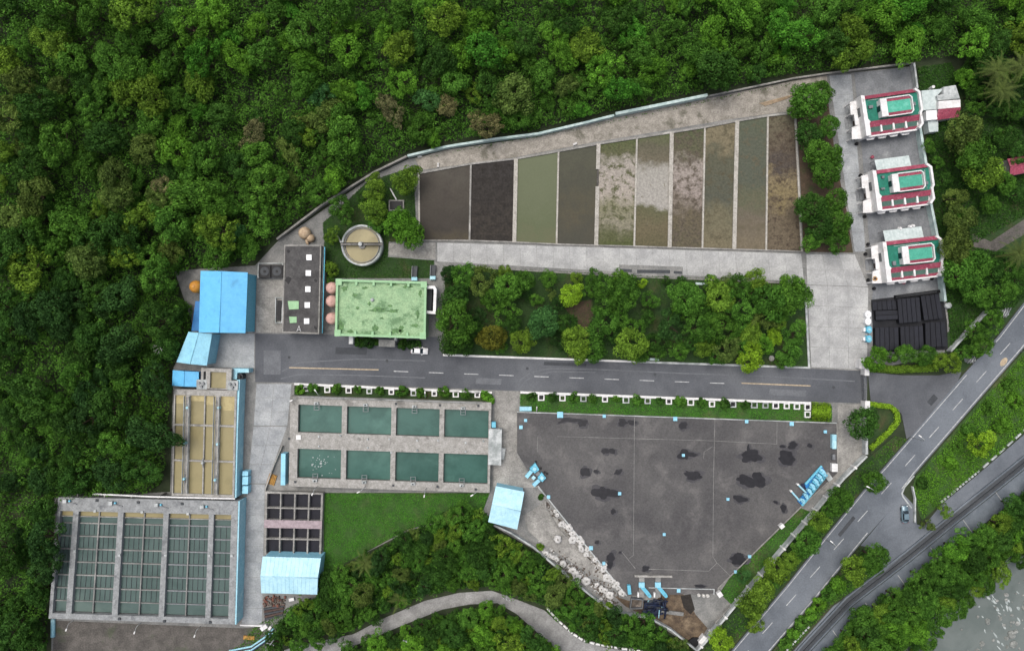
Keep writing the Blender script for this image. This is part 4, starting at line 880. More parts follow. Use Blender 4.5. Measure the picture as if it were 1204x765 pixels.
for (x, y, s) in ((658.6, 487.4, 3.4), (710.5, 489, 1.8), (794, 492.2, 2.3), (803.6, 535, 1.6), (728.6, 580, 1.8), (781, 628, 1.6), (856, 586.6, 1.6), (878, 495.3, 1.9), (931, 498, 2.3), (970.6, 507.4, 1.7), (618, 494, 1.7), (798, 694, 2), (612.5, 502, 2), (645, 584, 1.9), (695, 644, 2.2), (710, 662, 1.7), (865, 672, 1.6), (881.5, 654, 1.7)):
    p = W(x, y, RZ + .6); k = s*S*1.02
    h = thing('roof_hatch', 'small square pale blue hatch cover on the dark reservoir roof', 'hatch', (p.x, p.y, RZ), 'blue hatches on the reservoir roof')
    MB().box(p.x - k*.8, p.x + k*.8, p.y - k*.8, p.y + k*.8, RZ, RZ + .5).build('upstand', M['blue_paint'], h)
    MB().box(p.x - k, p.x + k, p.y - k, p.y + k, RZ + .5, RZ + .6).build('cover', M['sky_roof'], h)
MB().poly([(611, 478), (625, 478), (625, 483), (611, 483)], 0, 1.2).build('meter_cabinet', M['blue_paint'], label='long pale blue cabinet at the reservoir corner by the alley', cat='cabinet')
MB().tube([tuple(W(631, 484)), tuple(W(631, 477) + Vector((0, 0, 1.6)))], .12, 6).build('vent_pipe', M['white_paint'], label='slim white vent pipe by the long blue cabinet', cat='pipe')
# blue twin pump set
def zp(x, y): return (600 + x/12.75, 530 + y/12.75)
tp_ = thing('twin_pump', 'bright blue twin pump set with two square heads', 'pump', W(*zp(390, 360)))
for (q, z) in (([(375, 180), (435, 280), (365, 335), (290, 265)], 1.8), ([(470, 320), (535, 405), (480, 465), (410, 400)], 1.8)):
    MB().poly([zp(*a) for a in q], .04, z).build('pump_head', M['cyan_paint'], tp_)
    c = (sum(a[0] for a in q)/4, sum(a[1] for a in q)/4); p = W(*zp(*c), z); MB().cyl(p.x, p.y, z, z + .35, .5, n=12).build('cap', M['blue_paint'], tp_)
for a, b in (((320, 300), (240, 395)), ((435, 435), (345, 520))):
    MB().bar(zp(*a), zp(*b), .9, .04, 1.2).build('pump_arm', M['sky_roof'], tp_)
MB().poly([zp(a, b) for a, b in ((348, 365), (385, 400), (350, 435), (315, 400))], .04, 1.0).build('valve_box', M['blue_paint'], tp_)
MB().poly([zp(a, b) for a, b in ((420, 300), (455, 335), (405, 378), (370, 345))], .04, .7).build('pipe_bridge', M['steel'], tp_)
for (x, y) in ((385, 162), (455, 258), (515, 318), (552, 340)):
    p = W(*zp(x, y), .8); MB().cyl(p.x, p.y, .04, .9, .3, n=8).build('drum', M['black_metal'], label='small black drum behind the blue twin pump', cat='drum', group='black drums by the twin pump')
MB().tube([tuple(W(*zp(420, 540)) + Vector((0, 0, .75))), tuple(W(*zp(560, 690)) + Vector((0, 0, .75)))], .16, 6).build('feed_pipe', M['pale_wall'], label='thin grey pipe running from the blue twin pump', cat='pipe')
# cascade of blue pipes on the east edge
def zg(x, y): return (910 + x/8.5, 530 + y/8.5)
ca = thing('pipe_rack', 'diagonal rack of bright blue pipes and valves on the reservoir edge', 'pipe rack', W(*zg(400, 340)))
QR = [zg(480, 150), zg(532, 236), zg(275, 550), zg(245, 500)]
QR = [zg(478, 148), zg(535, 240), zg(285, 548), zg(240, 500)]
MB().poly([zg(478, 148), zg(536, 240), zg(285, 548), zg(238, 500), zg(330, 400), zg(308, 330)], 0, RZ + .5).build('rack_base', M['deep_blue_roof'], ca)
for s2 in (0.02, .96):
    a = lerp(zg(478, 148), zg(536, 240), s2); b = lerp(zg(238, 500), zg(285, 548), s2)
    if s2 < .5: b = zg(316, 332)
    MB().bar(a, b, .5, RZ + .5, RZ + .8).build('header_pipe', M['cyan_paint'], ca)
for k in range(13):
    t = .03 + k*.075
    a = lerp(zg(470, 165), zg(255, 500), t); b = lerp(zg(530, 250), zg(285, 540), t); 
    m_ = lerp(a, b, .5); off_ = (.8*math.sin(k*1.3), .8*math.cos(k*1.3))
    if k < 8 or k % 2 == 0:
        MB().tube([W(*a, 1.5), W(m_[0] + 1.2, m_[1] - 1.2, 1.75), W(*b, 1.5)], .28, 7).build('branch_pipe', M['cyan_paint'] if k % 2 else M['sky_roof'], ca)
    for f in (.2, .5, .82):
        if k % 2 == 0:
            p = W(*lerp(a, b, f), 2.0); MB().cyl(p.x, p.y, 1.3, 2.0 + .15*(k % 3), .33, n=8).build('valve', M['sky_roof'], ca)
MB().poly([zg(525, 215), zg(545, 210), zg(590, 275), zg(550, 308), zg(520, 270)], 0, 1.3).build('platform', M['pale_wall'], ca)
for a, b in (((240, 333), (325, 418)), ((173, 400), (262, 500))):
    MB().bar(zg(*a), zg(*b), .38, RZ, RZ + .7).build('suction_pipe', M['blue_paint'], ca)
    p = W(*zg(*a), 1.3); MB().cyl(p.x, p.y, RZ, 1.35, .3, n=8).build('pipe_cap', M['white_paint'], ca)
MB().poly([zg(270, 330), zg(300, 325), zg(320, 380), zg(285, 375)], RZ, RZ + .4).build('rack_tray', M['navy'], ca)
for (x, y, w, h, a, nm, lb, mt) in ((981, 519, 2.3, 8, 0, 'control_cabinet', 'tall narrow blue cabinet on the east edge of the reservoir', 'blue_paint'), (981.5, 549.5, 3.2, 4.6, 0, 'control_cabinet', 'white square cabinet beside the blue pipe rack', 'white_paint'), (919.5, 618.5, 2.6, 2.2, .7, 'control_cabinet', 'small white tilted cabinet on the reservoir diagonal edge', 'white_paint'), (846.5, 698.5, 2.6, 2.8, .6, 'control_cabinet', 'white tilted cabinet at the south corner lawn', 'white_paint'), (980.5, 537, 1.5, 3, 0, 'control_cabinet', 'grey slim cabinet between the blue and white cabinets', 'steel'), (740, 693, 1.8, 5, .1, 'control_cabinet', 'narrow bright blue cabinet by the stony strip', 'cyan_paint'), (827, 752.5, 5.0, 3.2, .9, 'control_cabinet', 'white box at the tip of the compound', 'white_paint')):
    p = W(x, y, 1.6); mb = MB(); ca_, sa_ = math.cos(a), math.sin(a)
    mb.prism([(p.x + (dx*ca_ - dy*sa_)*S, p.y + (dx*sa_ + dy*ca_)*S) for dx, dy in ((-w, -h), (w, -h), (w, h), (-w, h))], 0, 1.55)
    r = thing(nm, lb, 'cabinet', (p.x, p.y, 0)); mb.build('casing', M[mt], r)
    mb = MB(); mb.prism([(p.x + (dx*ca_ - dy*sa_)*S*1.06, p.y + (dx*sa_ + dy*ca_)*S*1.04) for dx, dy in ((-w, -h), (w, -h), (w, h), (-w, h))], 1.55, 1.65); mb.build('lid', M[mt], r)
# blue chutes at the south edge
def zh(x, y): return (700 + x/6.653, 650 + y/6.653)
ch = thing('chute_set', 'two bright blue angled chutes on grey concrete channels', 'chutes', W(*zh(450, 260)))
MB().bar(zh(308, 180), zh(602, 184), .5, 0, 1.1).build('cross_beam', M['walkway'], ch)
for dx in (0, 127):
    MB().poly([zh(343 + dx, 190), zh(384 + dx, 190), zh(384 + dx, 345), zh(343 + dx, 345)], 0, .9).build('channel', M['dirty_concrete'], ch)
    MB().poly([zh(341 + dx, 230), zh(386 + dx, 230), zh(386 + dx, 268), zh(341 + dx, 268)], .9, 1.4).build('chute_head', M['sky_roof'], ch)
    MB().bar(zh(362 + dx, 258), zh(420 + dx, 328), .95, .9, 1.3).build('chute_arm', M['cyan_paint'], ch)
    p = W(*zh(425 + dx, 334), 1.2); MB().cyl(p.x, p.y, .1, 1.3, .45, n=10).build('chute_mouth', M['cyan_paint'], ch)
    MB().poly([zh(330 + dx, 308), zh(342 + dx, 308), zh(342 + dx, 345), zh(330 + dx, 345)], 0, 1.3).build('post', M['white_paint'], ch)
MB().pathpx([zh(418, 270), zh(930, 283), zh(928, 325)], .18, 0, .8).build('pipe_rail', M['pale_wall'], label='thin white pipe rail running east from the blue chutes', cat='pipe')
nv = thing('scrap_heap', 'heap of dark navy pipes and scrap against the winding wall', 'scrap', W(*zh(440, 440)))
for k in range(46):
    x = rng.uniform(385, 550); y = rng.uniform(365, 500) - (x - 385)*.12; a = rng.uniform(-.3, .3) + (PI/2 if rng.random() < .3 else 0); L = rng.uniform(.4, 1.6); hh = rng.uniform(.3, 1.1)
    p = W(*zh(x, y), hh); dv = Vector((math.cos(a), math.sin(a), 0))*L
    MB().tube([p - dv, p + dv], rng.uniform(.12, .26), 6).build('scrap_pipe', M[rng.choice(['navy', 'navy', 'navy', 'black_metal', 'dark_steel', 'blue_paint'])] , nv)
MB().poly([zh(380, 370), zh(545, 375), zh(480, 500), zh(380, 495)], 0, .4).build('heap_base', M['navy'], nv)
sf = thing('open_crate', 'open grey box frame beside the navy scrap heap', 'frame', W(*zh(325, 400)))
MB().pathpx([zh(285, 357), zh(372, 365), zh(368, 432), zh(275, 436)], .16, 0, 1.5, True).build('frame_wall', M['steel'], sf); MB().poly([zh(290, 362), zh(368, 368), zh(364, 428), zh(282, 430)], 0, .5).build('fill', M['rubble'], sf)
MB().bar(zh(512, 455), zh(690, 478), .9, 0, .5).build('concrete_beam', M['dirty_concrete'], label='long grey concrete beam lying in the mud', cat='beam')
for k, (x, y) in enumerate(((810, 328), (848, 333), (880, 333))):
    p = W(*zh(x, y), .8); r = thing('bucket', 'white round bucket by the thin pipe rail', 'bucket', (p.x, p.y, .05), 'white buckets by the pipe rail')
    MB().lathe(p.x, p.y, [(.33, .05), (.45, .8), (.4, .8), (.3, .2), (.01, .2)], 12).build('pail', M['bag'], r)
rk = thing('steel_frame', 'rusty open steel frame leaning on the diagonal wall', 'frame', W(*zh(990, 490)))
for a, b in (((940, 545), (1050, 420)), ((962, 560), (1062, 440)), ((940, 545), (962, 560)), ((1050, 420), (1062, 440)), ((985, 492), (1005, 505))):
    MB().bar(zh(*a), zh(*b), .16, .04, 1.2).build('frame_bar', M['stained_concrete'], rk)
MB().poly(blob(*zh(785, 695), 9, 5, .2, 5), 0, .5).build('tarp', M['black_metal'], label='black tarpaulin heap at the southern tip', cat='tarp')
# white bulk bags
def zb(x, y): return (590 + x/5.1, 570 + y/5.1)
bags = [(322, 160, 13), (333, 182, 14), (360, 234, 17), (378, 245, 14), (405, 258, 17), (425, 292, 17), (424, 330, 20), (335, 324, 21), (462, 325, 18), (480, 345, 18), (476, 382, 18), (513, 385, 16), (558, 448, 19), (508, 418, 14), (610, 505, 17), (632, 558, 20), (655, 570, 17), (672, 580, 15), (685, 600, 17), (698, 615, 15), (722, 650, 20), (235, 398, 16), (262, 412, 17), (285, 425, 14), (312, 436, 16), (330, 448, 14), (368, 474, 18), (425, 515, 18), (440, 540, 19), (460, 552, 18), (455, 578, 14), (508, 578, 20), (598, 625, 17), (622, 636, 18), (648, 662, 18), (590, 480, 12), (620, 480, 12), (650, 712, 14), (595, 690, 10), (570, 600, 10)]
bm_ = []
for v in range(5):
    r = random.Random(50 + v); m2 = MB(); n = 14; prof = [(.75, 0), (.98, .2), (1.0, .55), (.9, .85), (.62, 1.0), (.3, 1.02), (.01, .94)]
    wob = [1 + r.uniform(-.16, .16) for _ in range(n)]
    vs = [(rr*wob[k]*math.cos(2*PI*k/n), rr*wob[k]*math.sin(2*PI*k/n), z + (r.uniform(-.07, .07) if 0 < z else 0)) for rr, z in prof for k in range(n)]
    m2.add(vs, [(i*n + k, i*n + (k + 1) % n, (i + 1)*n + (k + 1) % n, (i + 1)*n + k) for i in range(len(prof) - 1) for k in range(n)], True)
    tie = MB(); tie.cyl(0, 0, .9, 1.12, .16, .24, n=8); bm_.append((m2.mesh('bag_body', M['bag']), tie.mesh('tie', M['stained_concrete'])))
for i, (x, y, r) in enumerate(bags):
    p = W(*zb(x, y), .8); east = (y < .95*x - 0) 
    lb = 'white bulk bag in the row along the reservoir edge' if y < 1.02*x - 60 + 20 else 'dirty white bulk bag lying along the winding wall'
    t0 = thing('bulk_bag', lb, 'bag', (p.x, p.y, .06), 'bags along the reservoir edge' if 'row' in lb else 'bags along the winding wall')
    s2 = r/5.1*S*1.25; a, b = bm_[i % 5]
    o = child('bag_body', a, t0, rz=i*1.1); child('tie', b, t0); t0.scale = (s2*rng.uniform(.75, 1.2), s2*rng.uniform(.7, 1.2), s2*rng.uniform(.6, 1.0)); t0.rotation_euler.z = rng.uniform(0, 6)
rb = MB()
for k in range(420):
    t = rng.random(); a = lerp((630, 640), (722, 712), t); x = a[0] + rng.gauss(2, 5); y = a[1] + rng.gauss(-5, 5)
    if t < .25: x = lerp((642, 590), (715, 680), rng.random())[0]; y = lerp((642, 590), (715, 680), (x - 642)/73)[1] + rng.uniform(-1, 6)
    p = W(x, y); r = rng.uniform(.1, .4); n = 5
    rb.add([(p.x + r*math.cos(6.28*i/n)*rng.uniform(.6, 1.2), p.y + r*math.sin(6.28*i/n)*rng.uniform(.6, 1.2), .03) for i in range(n)] + [(p.x, p.y, .05 + r*rng.uniform(.5, 1.0))], [(i, (i + 1) % n, n) for i in range(n)])
rb.build('rubble', M['rubble'], kind='stuff', label='loose rubble and stones strewn between the bulk bags', cat='rubble')
wr_ = MB()
for k in range(170):
    t = rng.random(); a = lerp((634, 642), (718, 708), t) if k % 2 else lerp((650, 598), (730, 692), t); x = a[0] + rng.gauss(1, 2.6); y = a[1] + rng.gauss(-3 if k % 2 else 3, 2.6); p = W(x, y); r = rng.uniform(.12, .42); n = 6
    wr_.add([(p.x + r*math.cos(6.28*i/n)*rng.uniform(.5, 1.2), p.y + r*math.sin(6.28*i/n)*rng.uniform(.5, 1.2), .04) for i in range(n)] + [(p.x + rng.uniform(-.1, .1), p.y, .08 + r*rng.uniform(.4, .9))], [(i, (i + 1) % n, n) for i in range(n)])
wr_.build('white_rubble', M['bag'], kind='stuff', label='broken white lumps and torn sacking between the bulk bags', cat='rubble')
MB().pathpx([(641, 588), (642, 598), (655, 620), (676, 642), (694, 660)], .35, 0, .5).build('low_kerb', M['stained_concrete'], label='curved low concrete kerb beside the row of bulk bags', cat='kerb')

# ------------------------------------------------------------------ three white houses
def house(name, label, px, py, ang, awning, extra=None):
    zr = 5.2; c = W(px, py, zr); r = thing(name, label, 'house', (c.x, c.y, 0)); r.rotation_euler.z = ang; ROOTLOC[r.name] = Vector((0, 0, 0))
    B = lambda n, mb, m, par=r: mb.build(n, M[m], par)
    w = MB(); w.prism([(-7, -4.9), (6.2, -4.9), (7.1, -3.9), (7.1, -1.0), (7.3, -.6), (7.3, 3.9), (6.4, 4.9), (-7, 4.9)], 0, 3.95); B('wall', w, 'house_white')
    B('flat_roof', MB().box(-6.6, 7.0, -1.6, 4.1, 3.95, 4.7), 'tile_green')
    def slope(n, x0, x1, y0, z0, y1, z1, m, th=.12): return B(n, MB().hexa([(x0, y0, z0), (x1, y0, z0), (x1, y1, z1), (x0, y1, z1)], [(x0, y0, z0 + th), (x1, y0, z0 + th), (x1, y1, z1 + th), (x0, y1, z1 + th)]), m)
    slope('tile_slope', -7, 6.6, 5.1, 4.3, 4.1, 5.0, 'tile_red')
    slope('tile_slope', -6.2, 6.7, -2.95, 4.5, -1.6, 5.1, 'tile_red')
    for k in range(4):
        x0 = -6.0 + 3.15*k; slope('skylight', x0, x0 + 2.75, -4.15, 4.05, -2.97, 4.44, 'roof_glass')
        if k: B('skylight_bar', MB().box(x0 - .42, x0 + .02, -4.4, -2.7, 3.9, 4.72), 'house_white')
    slope('tile_slope', -6.2, 6.5, -4.85, 3.85, -4.15, 4.05, 'tile_red')
    B('fascia', MB().box(-7.0, 6.2, -5.25, -4.9, 3.3, 4.05), 'house_white')
    B('parapet', MB().path([(6.3, 4.95), (7.3, 4.0), (7.35, -.5), (6.9, -1.2), (7.0, -3.9), (6.0, -5.0)], .55, 3.9, 5.35), 'house_white')
    B('front_gable', MB().prism([(-7.6, -5.2), (-6.4, -5.2), (-6.4, -2.2), (-6.1, -1.7), (-6.6, -1.0), (-6.7, 4.9), (-7.6, 5.1)], 0, 5.7), 'house_white')
    B('front_window', MB().box(-7.66, -7.58, .2, 2.4, 2.2, 4.4), 'glass')
    # lantern
    B('lantern_wall', MB().box(-3.4, 4.4, -1.1, 3.2, 4.7, 5.9), 'house_white')
    B('lantern_roof', MB().box(-2.0, 4.1, -.35, 2.45, 5.9, 6.25), 'lantern_green')
    slope('lantern_slope', -2.0, 4.2, -1.0, 5.93, -.36, 6.2, 'tile_red'); slope('lantern_slope', -2.0, 4.2, 3.1, 5.93, 2.46, 6.2, 'tile_red')
    B('lantern_front', MB().box(-3.5, -1.9, -1.2, 3.3, 5.9, 6.6), 'house_white'); B('lantern_door', MB().box(-3.56, -3.48, .4, 1.8, 4.7, 6.2), 'glass')
    B('lantern_parapet', MB().path([(-1.9, -1.2), (4.0, -1.2), (4.6, -.6), (4.6, 2.7), (4.0, 3.3), (-1.9, 3.3)], .22, 5.9, 6.42), 'house_white')
    # porch
    B('porch_roof', MB().prism([(-9.4, 1.2), (-9.2, 4.4), (-7.6, 4.6), (-7.6, 1.2)], 2.9, 3.2), 'house_white')
    B('porch_roof', MB().prism([(-10.0, -5.0), (-9.6, -2.0), (-7.6, -1.6), (-7.6, -5.2)], 2.9, 3.2), 'house_white')
    B('porch_roof', MB().prism([(-8.6, -1.59), (-8.6, 1.19), (-7.6, 1.19), (-7.6, -1.59)], 2.9, 3.2), 'house_white')
    for (x, y) in ((-9.2, 1.5), (-9.1, 4.1), (-9.7, -4.7), (-9.4, -2.3)): B('porch_column', MB().cyl(x, y, 0, 2.9, .2, n=10), 'house_white')
    B('step', MB().box(-9.6, -7.6, -1.5, 1.2, 0, .18), 'yard'); B('step', MB().box(-8.8, -7.6, -1.45, 1.15, .18, .36), 'yard')
    B('door', MB().box(-7.68, -7.58, -1.2, .1, .36, 2.6), 'wood_plank')
    for k in range(4):
        x0 = -5.2 + 3.0*k; a = MB(); a.prism([(x0 - 1.15, -5.2), (x0 - .85, -5.75), (x0 + .85, -5.75), (x0 + 1.15, -5.2)], 2.7, 2.95); B('window_hood', a, 'house_white')
        B('window', MB().box(x0 - .8, x0 + .8, -4.96, -4.88, .9, 2.6), 'glass')
        B('window', MB().box(x0 - .8, x0 + .8, 4.88, 4.96, .9, 2.6), 'glass')
    if awning:
        x0, x1 = awning; a = MB(); a.hexa([(x0, 5.1, 3.3), (x1, 5.1, 3.3), (x1, 8.0, 2.8), (x0, 8.0, 2.8)], [(x0, 5.1, 3.4), (x1, 5.1, 3.4), (x1, 8.0, 2.9), (x0, 8.0, 2.9)])
        aw = B('awning', a, 'awning')
        rib = MB()
        for k in range(1, 12):
            xx = x0 + (x1 - x0)*k/12; rib.hexa([(xx - .05, 5.1, 3.4), (xx + .05, 5.1, 3.4), (xx + .05, 8, 2.9), (xx - .05, 8, 2.9)], [(xx - .05, 5.1, 3.46), (xx + .05, 5.1, 3.46), (xx + .05, 8, 2.96), (xx - .05, 8, 2.96)])
        rib.build('awning_rib', M['awning'], aw)
        for xx in (x0 + .3, x1 - .3): B('awning_post', MB().cyl(xx, 7.8, 0, 2.8, .08, n=6), 'steel')
    return r
mat('roof_glass', '5c7a6e', '4f6c62', 2, rough=.3, fine=.1)
mat('awning', 'd3dedc', 'bccac8', 1, rough=.6, fine=.06)
h1 = house('white_house', 'white green-roofed house attached to the red and white annex', 1049.5, 131.5, R(8.2), None)
h2 = house('white_house', 'white green-roofed house in the middle of the three, with awning', 1063, 219.5, R(7.5), (-5.2, 3.6))
h3 = house('white_house', 'white green-roofed house beside the black panel stacks, with awning', 1074.5, 304, R(6.6), (-5.6, 4.2))
# roof units that differ from house to house
for hh_, items in ((h1, [(-5.2, 2.0, 1.0, .7), (5.6, 1.2, .7, .9)]), (h2, [(5.7, .2, .8, .8), (-4.9, 3.1, .6, .6), (-5.3, .2, .9, .5)]), (h3, [(-5.0, -.6, .8, 1.1)])):
    for (x, y, a, b) in items: MB().box(x - a/2, x + a/2, y - b/2, y + b/2, 4.7, 5.3).build('roof_unit', M['steel'], hh_)
for hh_, pp in ((h1, [(-5.5, 3.8, 4.78), (4.9, 3.8, 4.78)]), (h2, [(5.9, 3.6, 4.78), (5.9, -1.2, 4.78)]), (h3, [(-4.4, 3.7, 4.78), (2.0, 3.7, 4.78), (2.2, 3.3, 4.9)])): MB().tube(pp, .07, 6).build('roof_pipe', M['pale_wall'], hh_)
# small entrance ornament of the third house and vents on its awning
orn = thing('wreath', 'round yellow flower wreath on the porch roof by the black panels', 'wreath', W(1029, 327.5, 3.3))
p = W(1029, 327.5, 3.3)
for k in range(10):
    t = 2*PI*k/10; MB().cyl(p.x + .5*math.cos(t), p.y + .5*math.sin(t), 3.2, 3.4, .2, .12, n=7).build('flower', M['line_yellow' if k % 3 else 'orange_tank'], orn)
MB().cyl(p.x, p.y, 3.2, 3.3, .34, n=10).build('wreath_base', M['wood_plank'], orn)
for (x, y) in ((1058.5, 268.5), (1070.5, 266.5), (1074, 265.5)):
    p = W(x, y, 3.0); MB().cyl(p.x, p.y, 2.6, 3.3, .5, .3, n=10).build('roof_vent', M['white_paint'], h3 if False else None, label='white round turbine vent on the far edge of the awning', cat='vent', group='awning vents')
# annex of the first house
an = thing('annex', 'red and white roofed annex behind the first white house', 'annex', W(1107, 122))
def zk(x, y): return (990 + x/6.956, 70 + y/6.956)
MB().poly([zk(650, 255), zk(830, 240), zk(775, 300), zk(790, 405), zk(665, 415)], 0, 3.2).build('grey_roof', M['awning'], an)
MB().poly([zk(830, 225), zk(930, 210), zk(965, 320), zk(785, 335), zk(775, 295), zk(832, 285)], 0, 3.9).build('white_roof', M['pale_wall'], an)
MB().poly([zk(790, 342), zk(968, 328), zk(970, 390), zk(788, 405)], 0, 4.2).build('white_wall_roof', M['house_white'], an)
P0 = [W(*zk(*a), 4.0) for a in ((786, 408), (968, 392), (975, 462), (790, 488))]
MB().hexa([P0[3] - Vector((0, 0, 1.0)), P0[2] - Vector((0, 0, 1.0)), P0[1], P0[0]], [P0[3] - Vector((0, 0, .85)), P0[2] - Vector((0, 0, .85)), P0[1] + Vector((0, 0, .15)), P0[0] + Vector((0, 0, .15))]).build('red_slope', M['tile_red'], an)
MB().prism([(v.x, v.y) for v in [P0[0].lerp(P0[2], .04), P0[1].lerp(P0[3], .06), P0[2].lerp(P0[0], .06), P0[3].lerp(P0[1], .04)]], 0, 2.9).build('wall', M['house_white'], an)
MB().poly([zk(688, 420), zk(778, 412), zk(780, 490), zk(690, 498)], 0, 3.4).build('porch_roof', M['skylight'], an)
MB().poly([zk(700, 502), zk(785, 492), zk(788, 588), zk(715, 595)], 0, 2.4).build('lean_to', M['awning'], an)
MB().cyl(W(*zk(745, 225), 1.6).x, W(*zk(745, 225), 1.6).y, 0, 1.8, .4, n=10).build('water_drum', M['white_paint'], label='white drum behind the annex', cat='drum')
# red roof by the east field
gable('red_roof_hut', 'red roofed hut at the edge of the vegetable plot', [(1184, 187), (1240, 176), (1242, 196), (1187, 207)], 3.6, .6, 'tile_red', True, 'stained_concrete', 'hut')

# ------------------------------------------------------------------ black panel stacks
mat('stack_floor', '2b2c30', '222327', .5, fine=.15)
def zm(x, y): return (1010 + x/8.5, 330 + y/8.5)
stacks = [([(380, 185), (605, 165), (625, 405), (400, 425)], 5, 'v', 'black panel stack under the third white house, open side rail in front'),
          ([(615, 155), (800, 130), (840, 375), (650, 395)], 4, 'v', 'black panel stack against the pale mint wall'),
          ([(165, 300), (390, 290), (395, 385), (170, 395)], 2, 'h', 'black panel stack of two long panels lying crosswise'),
          ([(130, 215), (375, 195), (380, 285), (135, 295)], 5, 'v', 'low black panel stack beside the concrete yard corner'),
          ([(160, 470), (395, 465), (400, 690), (165, 700)], 5, 'v', 'black panel stack behind the cyan drums'),
          ([(410, 460), (640, 450), (650, 685), (420, 695)], 5, 'v', 'black panel stack in the middle of the hedge side row'),
          ([(660, 420), (860, 410), (885, 655), (665, 665)], 4, 'v', 'black panel stack at the grassy end of the hedge side row')]
sheet('stack_ground', [zm(*a) for a in ((120, 190), (370, 160), (830, 110), (880, 400), (890, 690), (150, 715))], .06, 'stack_floor')
for i, (q, n, o_, lb) in enumerate(stacks):
    q = [zm(*a) for a in q]; hh = 1.5 if i not in (2, 3) else (1.1 if i == 2 else .7); c = bil(q, .5, .5)
    t0 = thing('panel_stack', lb, 'panel stack', W(*c))
    MB().prism(XY([bil(q, .02, .02), bil(q, .98, .02), bil(q, .98, .98), bil(q, .02, .98)], hh), 0, hh - .2).build('stack_base', M['black_metal'], t0)
    for k in range(n):
        a, b = (k + .06)/n, (k + .94)/n; hk = hh + rng.uniform(-.06, .1)
        pts = [bil(q, a, 0), bil(q, b, 0), bil(q, b, 1), bil(q, a, 1)] if o_ == 'v' else [bil(q, 0, a), bil(q, 1, a), bil(q, 1, b), bil(q, 0, b)]
        MB().prism(XY(pts, hk), hh - .2, hk).build('panel', M['black_panel'], t0)
MB().pathpx([zm(372, 150), zm(805, 95), zm(808, 115), zm(375, 170)], .3, 0, .9, True).build('open_rack', M['black_metal'], label='black open frame behind the panel stacks', cat='rack')
for k, (x, y, m2) in enumerate(((97, 335, 'skylight'), (97, 405, 'skylight'), (107, 487, 'cyan_paint'), (105, 580, 'cyan_paint'))):
    p = W(*zm(x, y), 1.6); t0 = thing('drum_tank', ['white plastic tank at the far end of the drum row', 'white plastic tank next to a cyan tank', 'cyan plastic tank next to a white tank', 'cyan plastic tank nearest the gate hedge'][k], 'tank', (p.x, p.y, .05))
    w = 1.0 if k < 2 else .95
    MB().prism([(p.x + w*.8*math.cos(t), p.y + w*math.sin(t)) for t in [PI/8 + PI/4*i for i in range(8)]], .05, 1.4).build('tank_body', M[m2], t0)
    MB().cyl(p.x, p.y, 1.4, 1.6, .35, n=10).build('lid', M['white_paint'] if k < 2 else M['blue_paint'], t0)
    if k > 1: MB().box(p.x - 1.25, p.x - .75, p.y - .5, p.y + .45, .05, 1.0).build('spout_box', M['skylight'], t0)
p = W(1116, 359, 1.2); MB().lathe(p.x, p.y, [(.7, 0), (.8, .3), (.8, 1.1), (.5, 1.25), (.01, 1.3)], 14).build('water_drum', M['pale_wall'], label='round pale drum on the grass at the end of the mint wall', cat='drum')

# ------------------------------------------------------------------ gate
gt = thing('sliding_gate', 'long pale sliding gate across the access road', 'gate', W(1016, 455))
for x in (1013.6, 1017.4): MB().bar((x, 439), (x + 1.5, 473), .14, .05, .11).build('gate_rail', M['steel'], gt)
for k in range(12):
    a = lerp((1016, 441), (1017.2, 472), k/12 + .01); b = lerp((1016, 441), (1017.2, 472), (k + 1)/12 - .01)
    MB().bar(a, b, .12, .12, 1.5).build('gate_panel', M['steel'], gt)
for (x, y, w, h, lb) in ((1013.5, 427.5, 2.6, 5.2, 'white gate kiosk beside the clipped hedge'), (1019.5, 437, 2.4, 4, 'white gate pillar at the hedge corner'), (1020, 476.5, 2.6, 4.8, 'white gate pillar beside the gate lawn')):
    t0 = thing('gate_pillar', lb, 'pillar', W(x, y)); MB().poly([(x - w, y - h), (x + w, y - h), (x + w, y + h), (x - w, y + h)], 0, 2.3).build('shaft', M['house_white'], t0)
    MB().poly([(x - w*1.15, y - h*1.1), (x + w*1.15, y - h*1.1), (x + w*1.15, y + h*1.1), (x - w*1.15, y + h*1.1)], 2.3, 2.5).build('cap', M['house_white'], t0)

